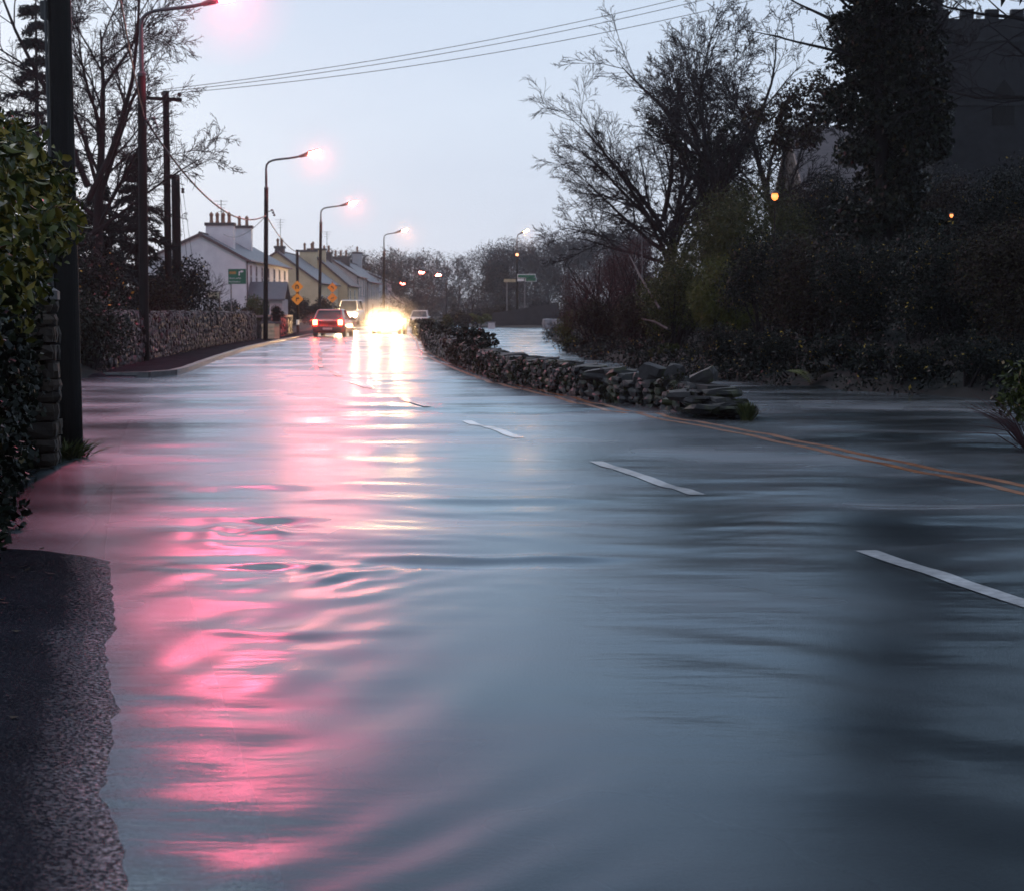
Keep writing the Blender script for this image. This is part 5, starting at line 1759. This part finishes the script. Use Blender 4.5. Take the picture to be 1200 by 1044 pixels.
# ------------------------------------------------------------------ far trees closing the view
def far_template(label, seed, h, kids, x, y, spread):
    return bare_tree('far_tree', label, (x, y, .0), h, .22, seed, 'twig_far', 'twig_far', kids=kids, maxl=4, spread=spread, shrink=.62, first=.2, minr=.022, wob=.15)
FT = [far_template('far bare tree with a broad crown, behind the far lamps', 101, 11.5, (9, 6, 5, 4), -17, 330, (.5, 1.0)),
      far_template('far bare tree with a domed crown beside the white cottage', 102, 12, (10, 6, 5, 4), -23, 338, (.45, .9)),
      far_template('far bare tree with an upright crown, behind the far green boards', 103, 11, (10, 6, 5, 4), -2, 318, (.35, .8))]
spots = []
for i, px in enumerate((424, 448, 468, 503, 520, 538, 556, 572, 590, 628, 648, 668, 690, 712, 735)):
    Y = (350, 340, 372, 352, 330, 345, 318, 340, 300, 270, 285, 262, 275, 258, 270)[i]
    top = (304, 300, 298, 298, 301, 305, 303, 302, 299, 290, 284, 279, 276, 270, 268)[i]
    spots.append((px, Y, top))
side = ['behind the terrace roofs', 'beside the fourth street lamp', 'above the small red lamp', 'between the two distant red lamps', 'just right of the two distant red lamps', 'right of the red lamps and left of the evergreen', 'left of the dark evergreen', 'directly behind the dark evergreen', 'left of the far bank street lamp', 'right of the far bank street lamp', 'over the green boards', 'over the right end of the parapet', 'at the foot of the wooded slope', 'half hidden by the maroon shrubs', 'behind the beech trunk']
look = ['broad', 'domed', 'upright']
for i, (px, Y, top) in enumerate(spots):
    p = at(px, 360, Y)
    src = FT[i % 3]
    hz = at(px, top, Y).z
    sc = hz / (8.6 if i % 3 == 2 else 9.6)
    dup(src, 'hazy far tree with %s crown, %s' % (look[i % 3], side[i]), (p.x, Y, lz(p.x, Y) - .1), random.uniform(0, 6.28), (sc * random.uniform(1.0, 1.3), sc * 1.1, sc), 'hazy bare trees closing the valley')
for f in FT:
    f['group'] = 'hazy bare trees closing the valley'
p = at(585, 360, 260)
shrub('evergreen_tree', 'dense dark evergreen tree on the skyline left of the far bank street lamp', (p.x, 260, 0), 4.6, 4, at(585, 298, 260).z, M['conifer'], 9000, .34, 'tree')
p = at(555, 370, 170)
bare_tree('bare_tree', 'bare tree standing before the far wood, between the headlights and the parapet', (p.x, 170, -.05), 6.2, .13, 120, 'twig_far', 'twig_far', kids=(9, 6, 5), maxl=3, spread=(.5, 1.1), shrink=.6, first=.3, minr=.014)
# hazy wood and thicket low down: one mass
C, Rr = [], []
for i in range(800):
    px, Y = random.uniform(380, 760), random.uniform(240, 420)
    p = at(px, 350, Y)
    if p.x > -4 and Y < 250 or (-12 < p.x < -4 and Y < 346):
        continue
    C.append((p.x, Y, random.uniform(.02, 1) ** .8 * (11.4 * Y / 350) + max(0, (px - 520) / 42)))
    Rr.append(random.uniform(1.4, 2.6))
for i in range(420):
    px, Y = random.uniform(380, 760), random.uniform(395, 440)
    C.append((at(px, 350, Y).x, Y, random.uniform(.2, 4.5)))
    Rr.append(random.uniform(1.4, 2.2))
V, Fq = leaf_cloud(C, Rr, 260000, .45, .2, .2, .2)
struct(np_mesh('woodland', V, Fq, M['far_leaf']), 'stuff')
C, Rr = [], []
for i in range(700):
    px, Y = random.uniform(-900, 400), random.uniform(150, 330)
    p = at(px, 350, Y)
    if p.x > -32:
        continue
    C.append((p.x, Y, random.uniform(.3, 6)))
    Rr.append(random.uniform(1.4, 3.0))
for i in range(900):
    px, Y = random.uniform(720, 1900), random.uniform(95, 330)
    p = at(px, 350, Y)
    C.append((p.x, Y, lz(p.x, Y) + random.uniform(.3, 6 + Y * .02)))
    Rr.append(random.uniform(1.4, 3.0))
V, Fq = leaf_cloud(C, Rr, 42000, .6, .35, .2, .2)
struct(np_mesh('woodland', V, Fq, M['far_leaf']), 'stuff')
# thickets on the far bank of the flood and along the right verge
for i, (px, Y, top, w, mt, nm) in enumerate(((515, 128, 371, 3.2, 'green_leaf', 'green bush on the verge at the end of the right wall, beside the oncoming car'), (535, 150, 366, 3.5, 'brown_leaf', 'brown thicket on the far bank left of the white block'), (556, 152, 368, 3.5, 'willow_leaf', 'yellowish thicket on the far bank behind the white block'), (545, 190, 352, 6, 'far_leaf', 'grey thicket behind the far bank bushes'), (580, 186, 355, 6, 'brown_leaf', 'dark thicket left of the parapet under the evergreen'), (640, 176, 352, 7, 'far_leaf', 'grey bush mass behind the parapet'), (672, 150, 350, 4, 'brown_leaf', 'brown bush at the right end of the parapet'))):
    p = px_tree(0, px, Y)
    z = max(p[2], -.05)
    shrub('thicket', nm, (p[0], Y, z), w, w * .6, max(.7, at(px, top, Y).z - z), M[mt], 5000, .16)

# ------------------------------------------------------------------ air
hb = MB()
hb.box((0, 290, 16), (690, 730, 42))
haze = hb.build('haze', M['wire'])
m = bpy.data.materials.new('haze')
m.use_nodes = True
nt = m.node_tree
nt.nodes.clear()
out = nt.nodes.new('ShaderNodeOutputMaterial')
pv = nt.nodes.new('ShaderNodeVolumePrincipled')
pv.inputs['Color'].default_value = (.86, .88, .95, 1)
pv.inputs['Density'].default_value = .0004
pv.inputs['Anisotropy'].default_value = .7
pv.inputs['Density Attribute'].default_value = ''
pv.inputs['Temperature Attribute'].default_value = ''
nt.links.new(pv.outputs[0], out.inputs['Volume'])
haze.data.materials.clear()
haze.data.materials.append(m)
struct(haze, 'stuff')

# ------------------------------------------------------------------ sky and light: an overcast dusk
SUN_EL, SUN_AZ = R(12), R(-25)
wd = bpy.data.worlds.new('World')
SC.world = wd
wd.use_nodes = True
nt = wd.node_tree
bg = nt.nodes['Background']
sky = nt.nodes.new('ShaderNodeTexSky')
sky.sky_type = 'NISHITA'
sky.sun_disc = False
sky.sun_elevation = SUN_EL
sky.sun_rotation = SUN_AZ
sky.air_density, sky.dust_density, sky.ozone_density = 1.0, 2.0, 3.0
tc = nt.nodes.new('ShaderNodeTexCoord')
sx = nt.nodes.new('ShaderNodeSeparateXYZ')
nt.links.new(tc.outputs['Generated'], sx.inputs[0])
cr = ramp(nt, [(0.0, (8.0, 8.9, 10.5)), (.10, (7.3, 8.4, 10.1)), (.18, (6.2, 7.4, 9.3)), (.30, (4.5, 5.9, 8.1)), (.5, (4.2, 5.3, 7.2)), (1, (4.6, 5.6, 7.4))])
nt.links.new(sx.outputs['Z'], cr.inputs['Fac'])
cl = noise(nt, coords(nt, (1, 1, 3), 'Generated'), 2.2, 5, .55)
cr2 = ramp(nt, [(.35, (.92, .92, .94)), (.65, (1.06, 1.05, 1.03))])
nt.links.new(cl.outputs['Fac'], cr2.inputs['Fac'])
mu = nt.nodes.new('ShaderNodeMixRGB')
mu.blend_type = 'MULTIPLY'
mu.inputs['Fac'].default_value = 1
nt.links.new(cr.outputs['Color'], mu.inputs['Color1'])
nt.links.new(cr2.outputs['Color'], mu.inputs['Color2'])
mx = nt.nodes.new('ShaderNodeMixRGB')
mx.inputs['Fac'].default_value = .92            # the cloud sheet over the clear sky
nt.links.new(sky.outputs['Color'], mx.inputs['Color1'])
nt.links.new(mu.outputs['Color'], mx.inputs['Color2'])
nt.links.new(mx.outputs['Color'], bg.inputs['Color'])
bg.inputs['Strength'].default_value = .10
sl = bpy.data.lights.new('sun', 'SUN')
sl.energy = .35
sl.angle = R(40)
sl.color = (1, .95, .9)
so = bpy.data.objects.new('sun', sl)
COL.objects.link(so)
dv = Vector((math.sin(SUN_AZ) * math.cos(SUN_EL), math.cos(SUN_AZ) * math.cos(SUN_EL), math.sin(SUN_EL) + .5))
so.rotation_euler = dv.to_track_quat('Z', 'Y').to_euler()

# ------------------------------------------------------------------ camera and render
cam = bpy.data.cameras.new('camera')
cam.sensor_width = 36
cam.lens = 36 * F / 1200
cam.clip_end = 3000
cam.dof.use_dof = True
cam.dof.focus_distance = 12
cam.dof.aperture_fstop = 7
co = bpy.data.objects.new('camera', cam)
co.location = (0, 0, CAM_H)
co.rotation_euler = (math.pi / 2 - PITCH, 0, 0)
COL.objects.link(co)
SC.camera = co
vs = SC.view_settings
vs.view_transform = 'Standard'
vs.look = 'None'
vs.exposure = 0
vs.gamma = 1
cy = SC.cycles
cy.use_denoising = True
cy.max_bounces = 6
cy.diffuse_bounces = 2
cy.glossy_bounces = 3
cy.transparent_max_bounces = 8
cy.volume_bounces = 0
cy.caustics_reflective = False
cy.caustics_refractive = False
cy.sample_clamp_indirect = 3
cy.sample_clamp_direct = 0
